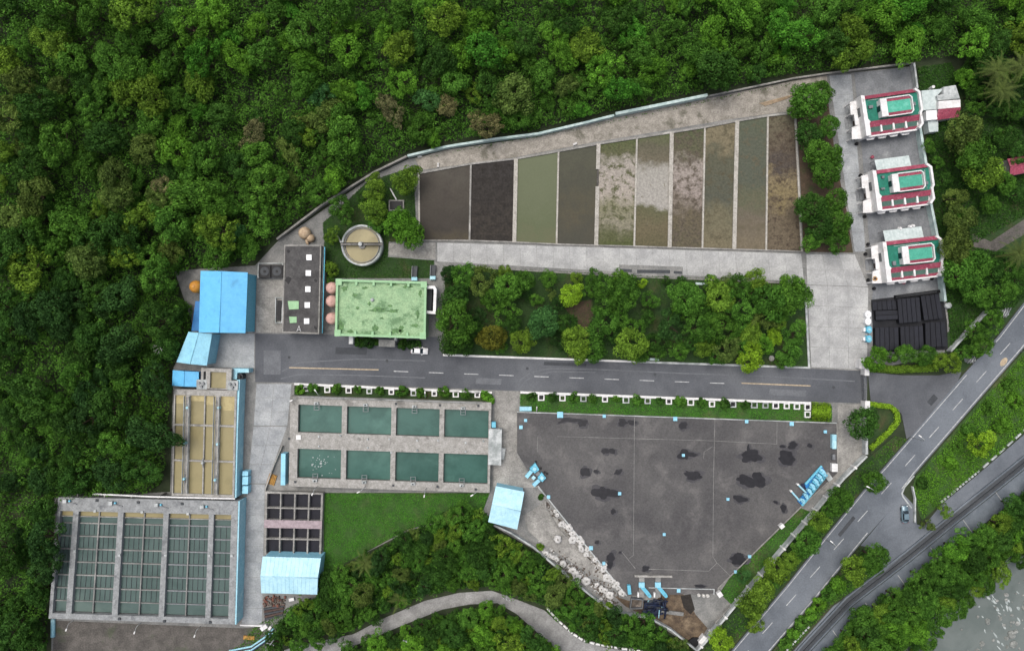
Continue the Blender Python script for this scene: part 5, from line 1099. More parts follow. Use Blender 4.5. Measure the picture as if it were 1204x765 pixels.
# ------------------------------------------------------------------ cars
def car(label, px, py, ang, paint):
    p = W(px, py, 1.0); r = thing('parked_car', label, 'car', (p.x, p.y, .05 if px < 700 else .07)); r.rotation_euler.z = ang; ROOTLOC[r.name] = Vector((0, 0, 0))
    st_ = [(-2.2, .62, .5, .78), (-2.05, .82, .34, .9), (-1.4, .9, .26, .95), (0, .91, .24, .95), (1.2, .9, .26, .9), (1.9, .82, .3, .78), (2.2, .6, .42, .64)]
    vs = []; 
    for x, w, z0, z1 in st_: vs += [(x, -w*.92, z0), (x, -w, (z0 + z1)/2), (x, -w*.9, z1), (x, 0, z1 + .04), (x, w*.9, z1), (x, w, (z0 + z1)/2), (x, w*.92, z0), (x, 0, z0)]
    n = 8; m2 = MB(); m2.add(vs, [(i*n + k, i*n + (k + 1) % n, (i + 1)*n + (k + 1) % n, (i + 1)*n + k) for i in range(len(st_) - 1) for k in range(n)] + [tuple(range(n)), tuple(range((len(st_) - 1)*n, len(st_)*n))], True)
    m2.build('body', M[paint], r)
    lo = [(-1.75, -.78, .93), (.95, -.78, .9), (.95, .78, .9), (-1.75, .78, .93)]; hi = [(-1.2, -.6, 1.42), (.2, -.6, 1.45), (.2, .6, 1.45), (-1.2, .6, 1.42)]
    MB().hexa(lo, hi).build('cabin', M[paint], r)
    MB().hexa([(-1.2, -.58, 1.43), (.18, -.58, 1.455), (.18, .58, 1.455), (-1.2, .58, 1.43)], [(-1.15, -.54, 1.48), (.14, -.54, 1.5), (.14, .54, 1.5), (-1.15, .54, 1.48)]).build('roof', M[paint], r)
    MB().hexa([(.93, -.7, .93), (.93, .7, .93), (.26, .56, 1.42), (.26, -.56, 1.42)], [(.96, -.7, .95), (.96, .7, .95), (.29, .56, 1.44), (.29, -.56, 1.44)]).build('windscreen', M['glass'], r)
    MB().hexa([(-1.72, -.66, .97), (-1.72, .66, .97), (-1.26, .54, 1.4), (-1.26, -.54, 1.4)], [(-1.75, -.66, .99), (-1.75, .66, .99), (-1.29, .54, 1.42), (-1.29, -.54, 1.42)]).build('rear_window', M['glass'], r)
    for s in (-1, 1):
        MB().hexa([(-1.45, s*.765, 1.0), (.7, s*.765, .98), (.12, s*.63, 1.39), (-1.1, s*.63, 1.38)], [(-1.45, s*.785, 1.0), (.7, s*.785, .98), (.12, s*.65, 1.39), (-1.1, s*.65, 1.38)]).build('side_window', M['glass'], r)
        MB().box(.62, .82, min(s*.86, s*1.04), max(s*.86, s*1.04), .93, 1.06).build('mirror', M[paint], r)
        MB().box(1.98, 2.16, min(s*.45, s*.74), max(s*.45, s*.74), .6, .74).build('headlight', M['skylight'], r)
        MB().box(-2.2, -2.05, min(s*.5, s*.78), max(s*.5, s*.78), .68, .84).build('tail_light', M['lamp_red'], r)
        for x in (-1.35, 1.35):
            wv = MB(); n2 = 18; vs = [(x + .32*math.cos(2*PI*k/n2), s*yy, .32 + .32*math.sin(2*PI*k/n2)) for yy in (.72, .93) for k in range(n2)]
            wv.add(vs, [(k, (k + 1) % n2, n2 + (k + 1) % n2, n2 + k) for k in range(n2)] + [tuple(range(n2)), tuple(range(n2, 2*n2))]); wh = wv.build('wheel', M['rubber'], r)
            wv = MB(); vs = [(x + .2*math.cos(2*PI*k/n2), s*yy, .32 + .2*math.sin(2*PI*k/n2)) for yy in (.9, .945) for k in range(n2)]
            wv.add(vs, [(k, (k + 1) % n2, n2 + (k + 1) % n2, n2 + k) for k in range(n2)] + [tuple(range(n2)), tuple(range(n2, 2*n2))]); wv.build('rim', M['steel'], wh)
    return r
car('small white car parked before the green roofed building', 493, 412.3, R(-4), 'car_white')
car('silver blue car parked in the turning bay', 1064.8, 604.5, R(92), 'car_silver')

# ------------------------------------------------------------------ planters
def planter(px, py, label, group, s=3.2, fill='lawn'):
    s *= rng.uniform(.88, 1.08); px += rng.uniform(-.5, .5)
    p = W(px, py, .6); t0 = thing('planter_box', label, 'planter', (p.x, p.y, .06), group); k = s*S
    MB().path([(p.x - k, p.y - k), (p.x + k, p.y - k), (p.x + k, p.y + k), (p.x - k, p.y + k)], .3, .06, .6, True).build('planter_rim', M[rng.choice(['white_paint', 'white_paint', 'pale_wall'])], t0)
    MB().box(p.x - k + .1, p.x + k - .1, p.y - k + .1, p.y + k - .1, .06, .45).build('planter_soil', M[fill], t0)
PL1 = [zf(x, y) for x, y in ((120, 70), (226, 75), (330, 78), (432, 82), (540, 86), (650, 91), (750, 94), (853, 97), (960, 100))]
PL2 = [(590 + x/4.25, 440 + y/4.25) for x, y in ((196, 115), (303, 118), (407, 121), (515, 124), (622, 128), (729, 132), (835, 135), (945, 139))] + [(790 + x/4.248, 440 + y/4.248) for x, y in ((200, 148), (305, 149), (412, 152), (467, 155), (520, 156), (572, 158), (627, 160), (680, 163), (680, 200))]
for i, (x, y) in enumerate(PL1): planter(x, y, 'white square planter in the strip by the eight-cell tank', 'planters by the tank', 2.7, 'black_metal' if i % 2 == 0 else 'lawn')
for i, (x, y) in enumerate(PL2): planter(x, y, 'white square planter in the grass verge by the reservoir', 'planters on the verge', 3.0, 'black_metal' if i % 3 == 0 else 'lawn')
# utility poles with lamps by the public road and the gravel track
for (x, y, a, lb) in ((1014, 570, 150, 'street lamp on the public road verge by the diagonal wall'), (1072, 514, 140, 'street lamp beside the gate lawn hedge'), (971, 634, 135, 'street lamp among the verge trees below the pipe rack'), (1199, 413, 110, 'street lamp on the median grass near the painted oval')):
    lamp(x, y, .05, R(a), lb, 6.5, 2.0)
def pole(x, y, label, h=7):
    p = W(x, y); t0 = thing('utility_pole', label, 'pole', (p.x, p.y, 0)); MB().tube([(p.x, p.y, 0), (p.x, p.y, h)], .17, 8, .11).build('pole_shaft', M['pale_wall'], t0)
    MB().bar2((p.x - .9, p.y + .3), (p.x + .9, p.y - .3), .14, h - .6, h - .45).build('crossarm', M['steel'], t0)
    for s in (-.8, 0, .8): MB().cyl(p.x + s, p.y - s/3, h - .45, h - .2, .07, n=6).build('insulator', M['white_paint'], t0)
    return p
pole(596, 692, 'white utility pole at the bend of the gravel track'); pole(327, 745, 'white utility pole beside the scrap corner', 6); pole(482, 742, 'white utility pole in the woods south of the gravel track', 6)
for (x, y, lb) in ((1182, 368, 'white transformer cabinet half hidden beside the public road'), (1143, 422, 'pale tangled metal frame half hidden in the roadside bushes')):
    t0 = thing('roadside_cabinet', lb, 'cabinet', W(x, y)); MB().poly([(x - 4, y - 3), (x + 3, y - 4.5), (x + 4.5, y + 2), (x - 2, y + 4)], 0, 2.2).build('casing', M['pale_wall'], t0)
    for k in range(3): MB().bar((x - 5 + 3*k, y + 5), (x + 1 + 3*k, y - 6), .2, 2.2, 2.5).build('roof_bar', M['steel'], t0)
# people-free path furniture: small bench-like slabs in the park
for (x, y, w, lb) in ((825, 333.2, 14, 'pale blue bench on the concrete road edge of the park'), (768, 422, 14, 'white bench on the road edge of the park')):
    t0 = thing('park_bench', lb, 'bench', W(x, y)); MB().bar((x - w/2, y), (x + w/2, y + .6), .6, .45, .55).build('seat', M['mint_wall'], t0)
    for k in (-1, 1): MB().bar((x + k*w*.38, y - .8), (x + k*w*.38, y + 1.2), .25, .08, .45).build('leg', M['stained_concrete'], t0)
p = W(907, 421, .6); t0 = thing('stone_table', 'round grey stone table under the park trees', 'table', (p.x, p.y, .08)); MB().cyl(p.x, p.y, .7, .8, .7, n=16).build('table_top', M['walkway'], t0); MB().cyl(p.x, p.y, .08, .7, .25, n=10).build('pedestal', M['stained_concrete'], t0)
# debris on the upper path
for (x, y, a) in ((676, 169, .5), (515, 194, 1.5), (493, 184, .2)):
    p = W(x, y, .5); MB().bar2((p.x - .5*math.cos(a), p.y - .5*math.sin(a)), (p.x + .6*math.cos(a), p.y + .6*math.sin(a)), .5, .03, .4).build('sack', M['bag'], label='white sack dropped on the upper concrete path', cat='sack', group='sacks on the path')
bp = thing('bamboo_poles', 'tan poles lying on the upper path by the hedge trees', 'poles', W(915, 117))
for k in range(4): MB().tube([W(893 + k*2, 122 + k*.8, .15), W(935 - k*3, 111 + k*1.6, .2)], .1, 5).build('cane', M['beige_tank'], bp)
# small things beside the houses
for (x, y, c_, lb) in ((1026, 184.5, 'tile_red', 'dark red parasol box'), (1012, 206, 'black_metal', 'black pot'), (1007.5, 169, 'black_metal', 'black pot'), (1017, 254.5, 'black_metal', 'black pot'), (1085, 242.5, 'black_metal', 'black pot'), (1021, 287, 'black_metal', 'black pot'), (1018, 298.5, 'black_metal', 'black pot'), (1021, 329, 'black_metal', 'black pot'), (1063, 332, 'tile_red', 'dark red pot'), (1096, 327.5, 'black_metal', 'black pot'), (1028, 339, 'black_metal', 'black pot')):
    p = W(x, y, .7); t0 = thing('plant_pot', lb + ' standing in the yard around the white houses', 'pot', (p.x, p.y, .05), lb + 's round the houses')
    MB().lathe(p.x, p.y, [(.3, .05), (.45, .7), (.38, .7), (.34, .55), (.01, .55)], 10).build('pot', M[c_], t0)

# ------------------------------------------------------------------ vegetation
nr = np.random.default_rng(11)
def leaf_mesh(name, C, NRM, size, tint):
    """rhombic leaf tufts at centres C facing NRM"""
    n = len(C); u = nr.normal(size=(n, 3)); NRM = NRM / np.linalg.norm(NRM, axis=1, keepdims=True)
    u -= (u * NRM).sum(1, keepdims=True) * NRM; u /= np.linalg.norm(u, axis=1, keepdims=True) + 1e-9
    v = np.cross(NRM, u); s = size[:, None]
    V = np.stack([C - u*s, C + v*s*.62 + NRM*s*.12, C + u*s, C - v*s*.62 + NRM*s*.12], 1).reshape(-1, 3)
    me = bpy.data.meshes.new(name); me.vertices.add(n*4); me.vertices.foreach_set('co', V.astype(np.float32).ravel())
    me.loops.add(n*4); me.loops.foreach_set('vertex_index', np.arange(n*4, dtype=np.int32))
    me.polygons.add(n); me.polygons.foreach_set('loop_start', np.arange(0, n*4, 4, dtype=np.int32))
    me.update(calc_edges=True)
    a = me.attributes.new('tint', 'FLOAT', 'FACE'); a.data.foreach_set('value', np.clip(tint, 0, 1).astype(np.float32))
    me.materials.append(M['foliage']); me.validate(); return me
def crown_mesh(name, Rr, zc, hz, ncl, rc, nleaf, ls, lump=.25, low=-.25, tv=.3):
    Cs = []; Ns = []; T = []; Sz = []
    ph = nr.uniform(0, 6.28, 5)
    for k in range(ncl):
        el = nr.uniform(low, 1.0); az = nr.uniform(0, 6.28) ; ce = math.sqrt(max(0, 1 - el*el*.98))
        out = 1 + lump*(math.sin(2*az + ph[0])*.5 + math.sin(3*az + ph[1])*.35 + math.sin(5*az + ph[2])*.25)
        rad = nr.uniform(.62, .86)*out
        c = np.array([Rr*rad*ce*math.cos(az), Rr*rad*ce*math.sin(az), zc + hz*el*nr.uniform(.72, 1.0)])
        r = rc*nr.uniform(.65, 1.35); n = int(nleaf*(r/rc)**1.6)
        d_ = nr.normal(size=(n, 3)); d_[:, 2] = np.abs(d_[:, 2])*1.0 - .35; d_ /= np.linalg.norm(d_, axis=1, keepdims=True)
        pos = c + d_*r*nr.uniform(.72, 1.08, (n, 1))*np.array([1, 1, .8])
        Cs.append(pos); Ns.append(d_ + nr.normal(size=(n, 3))*.42 + np.array([0, 0, .25])); Sz.append(ls*nr.uniform(.6, 1.25, n))
        T.append(np.clip(.47 + nr.uniform(-tv, tv) + nr.normal(size=n)*.24, 0, 1))
    return leaf_mesh(name, np.concatenate(Cs), np.concatenate(Ns), np.concatenate(Sz), np.concatenate(T))
def trunk_mesh(seed, h, rr, spread):
    r = random.Random(seed); m2 = MB(); bend = (r.uniform(-.3, .3), r.uniform(-.3, .3))
    m2.tube([(0, 0, -.6), (bend[0]*.4, bend[1]*.4, h*.3), (bend[0], bend[1], h*.6)], .3, 7, .2)
    for k in range(5):
        a = 2*PI*k/5 + r.uniform(-.4, .4); e = r.uniform(.45, .7)
        m2.tube([(bend[0], bend[1], h*.5), (bend[0] + spread*.35*math.cos(a), bend[1] + spread*.35*math.sin(a), h*.68), (bend[0] + spread*e*math.cos(a), bend[1] + spread*e*math.sin(a), h*r.uniform(.78, .95))], .16, 5, .05)
    return m2.mesh('trunk', M['bark'])
# tree prototypes: nominal crown radius 3.5 m, height about 8 m
KIND = {}
def proto(key, n, **k):
    KIND[key] = [(crown_mesh('crown', **k), trunk_mesh(hash(key) % 97 + i, k['zc'] + k['hz']*.3, .3, k['Rr'])) for i in range(n)]
proto('billow', 6, Rr=3.5, zc=5.4, hz=2.3, ncl=40, rc=.92, nleaf=115, ls=.2, lump=.35, tv=.34)
proto('fine', 6, Rr=3.5, zc=5.2, hz=2.2, ncl=66, rc=.62, nleaf=64, ls=.17, lump=.45, tv=.4)
proto('dome', 5, Rr=3.5, zc=4.6, hz=2.8, ncl=60, rc=.74, nleaf=85, ls=.185, lump=.14, tv=.3)
proto('open', 4, Rr=3.5, zc=5.2, hz=1.8, ncl=28, rc=.75, nleaf=70, ls=.22, lump=.55, tv=.3)
proto('shrub', 4, Rr=3.5, zc=2.2, hz=2.0, ncl=26, rc=1.1, nleaf=80, ls=.42, lump=.3, low=-.5, tv=.3)
ZCEN = {'billow': 6.2, 'fine': 6.0, 'dome': 5.6, 'open': 5.8, 'shrub': 3.0}
PAL = {'dark': '3e6528', 'deep': '345628', 'green': '517f2e', 'bright': '5f922e', 'yellow': '6b8e30', 'lime': '87b030', 'olive': '617938', 'brown': '7a7b52', 'blue': '4b7c42', 'rust': '75772c', 'grey': '627852', 'vivid': '4f8c2e'}
LNAME = {'dark': 'dark green', 'deep': 'very dark green', 'green': 'mid green', 'bright': 'bright green', 'yellow': 'yellow green', 'lime': 'lime green', 'olive': 'olive', 'brown': 'brownish', 'blue': 'bluish green', 'rust': 'rusty yellow', 'grey': 'greyish green', 'vivid': 'vivid green'}
def tree(px, py, rpx, key, colr, where, group, name='park_tree', zg=None, var=None, sq=1.0, label=None, hs=1.0):
    s = rpx*S/3.3; i = var if var is not None else rng.randrange(len(KIND[key]))
    cm, tm = KIND[key][i % len(KIND[key])]
    b = W(px, py, ZCEN[key]*s*hs); gz_ = tz(b.x, b.y) if zg is None else zg
    b = W(px, py, gz_ + ZCEN[key]*s*hs)
    t0 = thing(name, label or (('wide-crowned ' if where.startswith('wide-') else 'small-crowned ' if where.startswith('small-') else '') + LNAME[colr] + ' ' + {'billow': 'billowy tree', 'fine': 'feathery tree', 'dome': 'dense round tree', 'open': 'sparse tree', 'shrub': 'low bush'}[key] + ' ' + where.replace('wide-crowned ', '').replace('small-crowned ', '')), 'tree' if key != 'shrub' else 'bush', (b.x, b.y, gz_), (LNAME[colr] + ' ' + key + ' ' + group) if not label else None)
    t0.rotation_euler.z = rng.uniform(0, 6.28); t0.scale = (s*sq, s/sq, s*hs)
    c = child('crown', cm, t0); child('trunk', tm, t0)
    k = lin(PAL[colr]); v = rng.uniform(.8, 1.2); hshift = rng.uniform(-.045, .045)
    c.color = (k[0]*v*(1 + hshift)*ALB, k[1]*v*ALB, k[2]*v*(1 - hshift)*ALB, 1)
    return t0
G_ = 'in the walled park'
park = [(528, 323, 9, 'dome', 'deep'), (547, 323, 13, 'fine', 'green'), (569, 328, 14, 'fine', 'olive'), (534, 352, 15, 'dome', 'dark'), (536, 378, 20, 'dome', 'green'), (532, 402, 14, 'dome', 'dark'), (545, 405, 10, 'billow', 'dark'), (597, 336, 15, 'billow', 'green'), (592, 322, 9, 'fine', 'yellow'), (578, 352, 12, 'fine', 'green'), (596, 366, 12, 'open', 'green'), (618, 329, 10, 'dome', 'green'), (617, 345, 7, 'fine', 'deep'), (600, 384, 11, 'fine', 'dark'), (560, 370, 9, 'open', 'deep'), (615, 400, 12, 'billow', 'yellow'), (644, 327, 8.5, 'billow', 'green'), (678, 326, 6, 'dome', 'yellow'), (699, 325, 9, 'fine', 'green'), (694, 342, 9, 'open', 'green'), (649, 346, 6, 'open', 'olive'), (655, 358, 8, 'fine', 'deep'), (667, 384, 12, 'fine', 'dark'), (656, 400, 9, 'fine', 'deep'), (679, 404, 15, 'billow', 'yellow'), (699, 410, 12, 'billow', 'green'), (715, 346, 17, 'fine', 'green'), (710, 380, 16, 'fine', 'green'), (731, 328, 10, 'fine', 'bright'), (735, 344, 16, 'billow', 'green'), (728, 367, 12, 'fine', 'green'), (722, 392, 10, 'fine', 'dark'), (742, 407, 16, 'billow', 'yellow'), (747, 386, 11, 'fine', 'green'),
        (808, 350, 16, 'dome', 'green'), (789, 381, 14, 'open', 'deep'), (774, 402, 12, 'fine', 'dark'), (773, 413, 9, 'fine', 'green'), (798, 412, 9, 'fine', 'green'), (822, 386, 14, 'fine', 'green'), (829, 409, 9, 'billow', 'yellow'), (845, 350, 14, 'billow', 'yellow'), (838, 333, 9, 'fine', 'green'), (856, 332, 9, 'fine', 'olive'), (868, 358, 14, 'fine', 'green'), (870, 338, 12, 'fine', 'green'), (891, 330, 10, 'billow', 'yellow'), (853, 387, 13, 'fine', 'green'), (857, 410, 12, 'fine', 'olive'), (842, 400, 8, 'fine', 'dark'), (884, 392, 10, 'billow', 'yellow'), (872, 380, 9, 'fine', 'green'), (908, 355, 17, 'dome', 'green'), (933, 350, 16, 'billow', 'green'), (930, 336, 10, 'billow', 'bright'), (898, 378, 11, 'open', 'olive'), (917, 378, 8, 'fine', 'yellow'), (935, 392, 11, 'fine', 'green'), (930, 414, 11, 'billow', 'green'), (887, 345, 9, 'open', 'deep'), (826, 365, 9, 'open', 'dark'), (784, 330, 5, 'fine', 'dark'), (800, 332, 6, 'fine', 'dark')]
park += [(764, 352, 9, 'fine', 'green'), (762, 372, 8, 'fine', 'dark'), (800, 366, 9, 'fine', 'green'), (836, 370, 10, 'fine', 'green'), (870, 402, 10, 'fine', 'green'), (915, 372, 9, 'fine', 'green'), (900, 405, 9, 'fine', 'bright'), (920, 425, 7, 'fine', 'green'), (812, 402, 9, 'fine', 'dark'), (630, 352, 7, 'fine', 'green'), (560, 388, 9, 'fine', 'dark'), (590, 408, 6, 'fine', 'green'), (755, 420, 7, 'fine', 'green'), (843, 420, 8, 'fine', 'green')]
def parkwhere(x, y):
    c = 'near the green roofed building' if x < 590 else 'round the bare earth patch' if x < 722 else 'below the trench cover' if x < 835 else 'near the concrete yard'
    return c + (', concrete road side of park' if y < 346 else ', kerb side of park' if y > 396 else ', middle of park')
for t in park: tree(t[0], t[1], t[2]*(1.14 if t[0] < 780 else 1.24), t[3], t[4], parkwhere(t[0], t[1]), parkwhere(t[0], t[1]) + ' trees', zg=.05)
tree(579, 397, 16, 'dome', 'rust', '', '', zg=.05, label='rusty yellow brown round tree by the park kerb')
tree(638.5, 380, 18, 'dome', 'blue', '', '', zg=.05, label='big bluish green round tree in the walled park')
tree(672, 346, 13.5, 'dome', 'lime', '', '', zg=.05, var=1, label='lime green round tree beside the bare earth patch')
tree(883, 420, 15, 'billow', 'lime', '', '', zg=.05, label='lime green tree leaning over the park kerb by the stone table')
tree(911, 396, 9, 'billow', 'lime', '', '', zg=.05, label='small lime green tree near the stone table')
tree(755.6, 333, 6, 'fine', 'lime', '', '', zg=.05, label='small lime green tree beside the trench cover')
for t in [(953, 118, 20, 'dome', 'green'), (966, 108, 14, 'dome', 'green'), (940, 126, 12, 'dome', 'green'), (974, 148, 13, 'dome', 'green'), (952, 158, 15, 'dome', 'dark'), (962, 176, 15, 'billow', 'green'), (980, 182, 13, 'dome', 'green'), (974, 202, 17, 'dome', 'green'), (960, 195, 9, 'fine', 'green'), (954, 242, 18, 'dome', 'dark'), (984, 235, 14, 'dome', 'green'), (988, 262, 16, 'dome', 'green'), (965, 265, 16, 'dome', 'dark'), (955, 284, 12, 'fine', 'green'), (985, 283, 14, 'dome', 'green')]:
    tree(*t, 'in the belt between drying beds and house yard', 'belt trees', 'screen_tree', zg=.03)
for t in [(478, 210, 15, 'billow', 'yellow'), (440, 220, 13, 'billow', 'yellow'), (400, 245, 14, 'fine', 'green'), (440, 247, 14, 'billow', 'yellow'), (442, 262, 10, 'billow', 'green'), (468, 262, 17, 'dome', 'bright'), (480, 272, 18, 'dome', 'bright'), (390, 277, 9, 'fine', 'yellow'), (390, 316, 9, 'fine', 'yellow'), (388, 330, 6, 'fine', 'green'), (427, 232, 8, 'fine', 'dark')]:
    tree(*t, 'in the clarifier garden', 'garden trees', 'garden_tree', zg=.03)
for t in [(1135, 156, 20, 'billow', 'olive'), (1148, 182, 20, 'billow', 'green'), (1158, 203, 20, 'billow', 'yellow'), (1140, 168, 14, 'fine', 'green'), (1184, 214, 12, 'dome', 'green'), (1166, 240, 11, 'dome', 'green'), (1124, 232, 13, 'fine', 'olive'), (1132, 256, 16, 'billow', 'olive'), (1093, 172, 8, 'fine', 'green'), (1135, 91, 11, 'dome', 'bright'), (1143, 112, 8, 'fine', 'dark'), (1150, 128, 10, 'fine', 'green'), (1160, 70, 14, 'fine', 'dark'), (1190, 130, 12, 'fine', 'dark'), (1185, 160, 13, 'fine', 'dark'), (1200, 180, 12, 'fine', 'dark'), (1175, 158, 8, 'fine', 'green'), (1128, 256, 12, 'billow', 'green'), (1126, 287, 18, 'billow', 'olive'), (1134, 322, 20, 'dome', 'green'), (1150, 311, 18, 'dome', 'green'), (1169, 317, 13, 'fine', 'dark'), (1183, 344, 15, 'fine', 'green'), (1161, 350, 12, 'fine', 'green'), (1145, 345, 12, 'billow', 'green'), (1150, 391, 14, 'fine', 'green'), (1156, 408, 13, 'fine', 'green'), (1136, 414, 9, 'fine', 'green'), (1122, 427, 11, 'fine', 'yellow'), (1106, 424, 9, 'billow', 'yellow'), (1170, 376, 12, 'fine', 'green'), (1190, 318, 12, 'fine', 'green'), (1202, 335, 13, 'fine', 'dark'), (1200, 228, 9, 'fine', 'dark'), (1141, 130, 8, 'fine', 'deep'), (1104, 190, 7, 'fine', 'green'), (1112, 210, 8, 'fine', 'dark')]:
    tree(*t, 'in the field east of the white houses', 'field trees', 'field_tree', zg=0)
for t in [(1031, 422, 14, 'dome', 'bright'), (1065, 416, 11, 'billow', 'green'), (1091, 418, 10, 'billow', 'green'), (1049, 420, 7, 'fine', 'green'), (1078, 420, 7, 'fine', 'green')]:
    tree(*t, 'behind the clipped hedge by the gate', 'hedge trees', 'hedge_tree', zg=.03)
tree(1016, 498, 18, 'dome', 'dark', '', '', zg=.03, label='dense dark round tree overhanging the gate wall')
for t in [(1030, 567, 13, 'dome', 'green'), (989, 589, 15, 'dome', 'green'), (963.5, 614, 12, 'billow', 'yellow'), (952, 636, 16, 'dome', 'green'), (940, 648, 11, 'fine', 'green'), (930, 659, 11, 'billow', 'yellow'), (914, 671, 14, 'billow', 'yellow'), (895, 694, 14, 'billow', 'yellow'), (884, 712, 15, 'billow', 'yellow'), (889, 735, 10, 'fine', 'yellow'), (848, 755, 14, 'dome', 'lime'), (905, 685, 10, 'fine', 'green'), (975, 600, 9, 'fine', 'green')]:
    tree(*t, 'between the diagonal wall and the public road', 'verge trees', 'roadside_tree', zg=.03)
tree(874, 678, 8, 'fine', 'blue', '', '', zg=.05, label='small bluish bush on the lawn at the reservoir corner')
for t in [(1029, 656, 16, 'dome', 'green'), (1006, 671, 14, 'billow', 'yellow'), (1018, 662, 10, 'fine', 'green'), (986, 688, 9, 'shrub', 'bright'), (975, 699, 8, 'shrub', 'green'), (964, 711, 8, 'shrub', 'bright'), (954, 722, 7, 'shrub', 'bright'), (943, 733, 7, 'shrub', 'green'), (933, 745, 6.5, 'shrub', 'bright'), (924, 757, 6.5, 'shrub', 'green')]:
    tree(*t, 'on the wedge of grass between road and levee', 'wedge trees', 'roadside_tree', zg=.03)
for t in [(1155, 522, 15, 'fine', 'lime'), (1180, 500, 9, 'shrub', 'bright'), (1165, 480, 7, 'shrub', 'green'), (1140, 505, 7, 'shrub', 'green'), (1120, 545, 7, 'shrub', 'bright'), (1085, 568, 6, 'shrub', 'dark'), (1112, 600, 9, 'open', 'yellow'), (1092, 617, 8, 'open', 'olive'), (1195, 470, 8, 'shrub', 'bright'), (1128, 525, 6, 'shrub', 'green'), (1187, 450, 7, 'shrub', 'green')]:
    tree(*t, 'on the median grass', 'median bushes', 'bush', zg=.0)
# clipped hedges and bushes
def hedge(px, w, h, colr, label):
    P = XY(px, h); C = []; N_ = []
    for i in range(len(P) - 1):
        a = np.array(P[i]); b = np.array(P[i + 1]); L = np.linalg.norm(b - a); n = int(L*w*70); t = nr.uniform(0, 1, n); t2 = (b - a)/L; nn = np.array([-t2[1], t2[0]])
        o_ = nr.uniform(-w/2, w/2, n); xy = a + t[:, None]*(b - a) + o_[:, None]*nn
        z = np.where(np.abs(o_) > w*.42, nr.uniform(.1, h, n), h*nr.uniform(.8, 1.05, n)); C.append(np.column_stack([xy, z])); N_.append(np.column_stack([nn[0]*o_*1.2, nn[1]*o_*1.2, np.ones(n)]) + nr.normal(size=(n, 3))*.45)
    C = np.concatenate(C); N_ = np.concatenate(N_); o = bpy.data.objects.new('clipped_hedge', None); 
    c0 = Vector((P[0][0], P[0][1], 0)); t0 = thing('clipped_hedge', label, 'hedge', c0)
    me = leaf_mesh('foliage', C - np.array([c0.x, c0.y, 0]), N_, nr.uniform(.12, .26, len(C)), np.clip(.5 + nr.normal(size=len(C))*.2, 0, 1))
    f = child('foliage', me, t0); k = lin(PAL[colr]); f.color = (*[x*ALB for x in k], 1)
    MB().path([(p[0], p[1]) for p in P], w*.75, 0, h*.78).build('hedge_core', M['hedge_core'], t0)
mat('hedge_core', '24371a', '1c2c14', 1)
hedge([(1023, 432), (1054, 434.5), (1104, 432)], 2.0, 1.1, 'yellow', 'low clipped hedge along the road apron by the gate')
hedge([(1022, 475), (1048, 478), (1055, 484), (1056.5, 496), (1046, 508), (1024, 528)], 1.3, 1.0, 'lime', 'clipped yellow hedge looping round the gate lawn')
hedge([(955, 484), (977, 485)], 5.0, 1.4, 'lime', 'square clipped lime hedge at the end of the grass verge')
for i, (x, y) in enumerate([zf(a, b) for a, b in ((155, 68), (268, 72), (372, 77), (485, 82), (592, 87), (690, 92), (800, 90), (905, 97))]): tree(x + rng.uniform(-1, 1), y - .5, rng.uniform(4.0, 6.6), rng.choice(['shrub', 'shrub', 'dome']), 'green', 'between the planters by the eight-cell tank', 'planter shrubs', 'shrub', zg=.05)
for (x, y) in [zf(a, b) for a, b in ((90, 75), (1000, 105), (1022, 122))]: tree(x, y, 5.5, 'shrub', 'bright', 'between the planters by the eight-cell tank', 'planter shrubs', 'shrub', zg=.05)
for (x, y) in [(590 + a/4.25, 440 + b/4.25) for a, b in ((148, 108), (250, 112), (358, 112), (455, 118), (572, 118), (680, 125), (788, 130), (893, 132), (1000, 137))] + [(790 + a/4.248, 440 + b/4.248) for a, b in ((160, 142), (268, 143), (372, 147))]:
    tree(x + rng.uniform(-1, 1), y + .6, rng.uniform(3.8, 6.6), rng.choice(['shrub', 'shrub', 'dome']), rng.choice(['dark', 'dark', 'green']), 'between the planters on the reservoir verge', 'verge shrubs', 'shrub', zg=.05)
for (x, y, r, c_) in ((422, 402.5, 6, 'dark'), (432, 402.5, 6.5, 'deep'), (441, 402, 4, 'dark'), (473, 404.5, 5.5, 'dark'), (483, 405, 5.5, 'deep'), (492, 404, 4, 'dark')):
    tree(x, y, r, 'shrub', c_, 'along the south wall of the green roofed building', 'wall shrubs', 'shrub', zg=.03)
tree(635, 643, 4, 'shrub', 'yellow', '', '', 'shrub', zg=.03, label='small yellow green bush among the bags by the winding wall')
for t in [(372, 754, 10, 'fine', 'green'), (350, 760, 9, 'billow', 'green'), (392, 748, 8, 'fine', 'dark'), (408, 762, 10, 'fine', 'green'), (440, 728, 9, 'fine', 'dark'), (430, 752, 7, 'fine', 'green')]: tree(*t, 'overhanging the gravel track', 'track trees', 'woodland_tree', zg=.0)
tree(715, 713, 5, 'shrub', 'yellow', '', '', 'shrub', zg=.03, label='small yellow green bush at the winding wall by the scrap frame')
tree(636, 584, 3.5, 'shrub', 'dark', '', '', 'shrub', zg=.03, label='small dark bush at the tip of the stony strip')

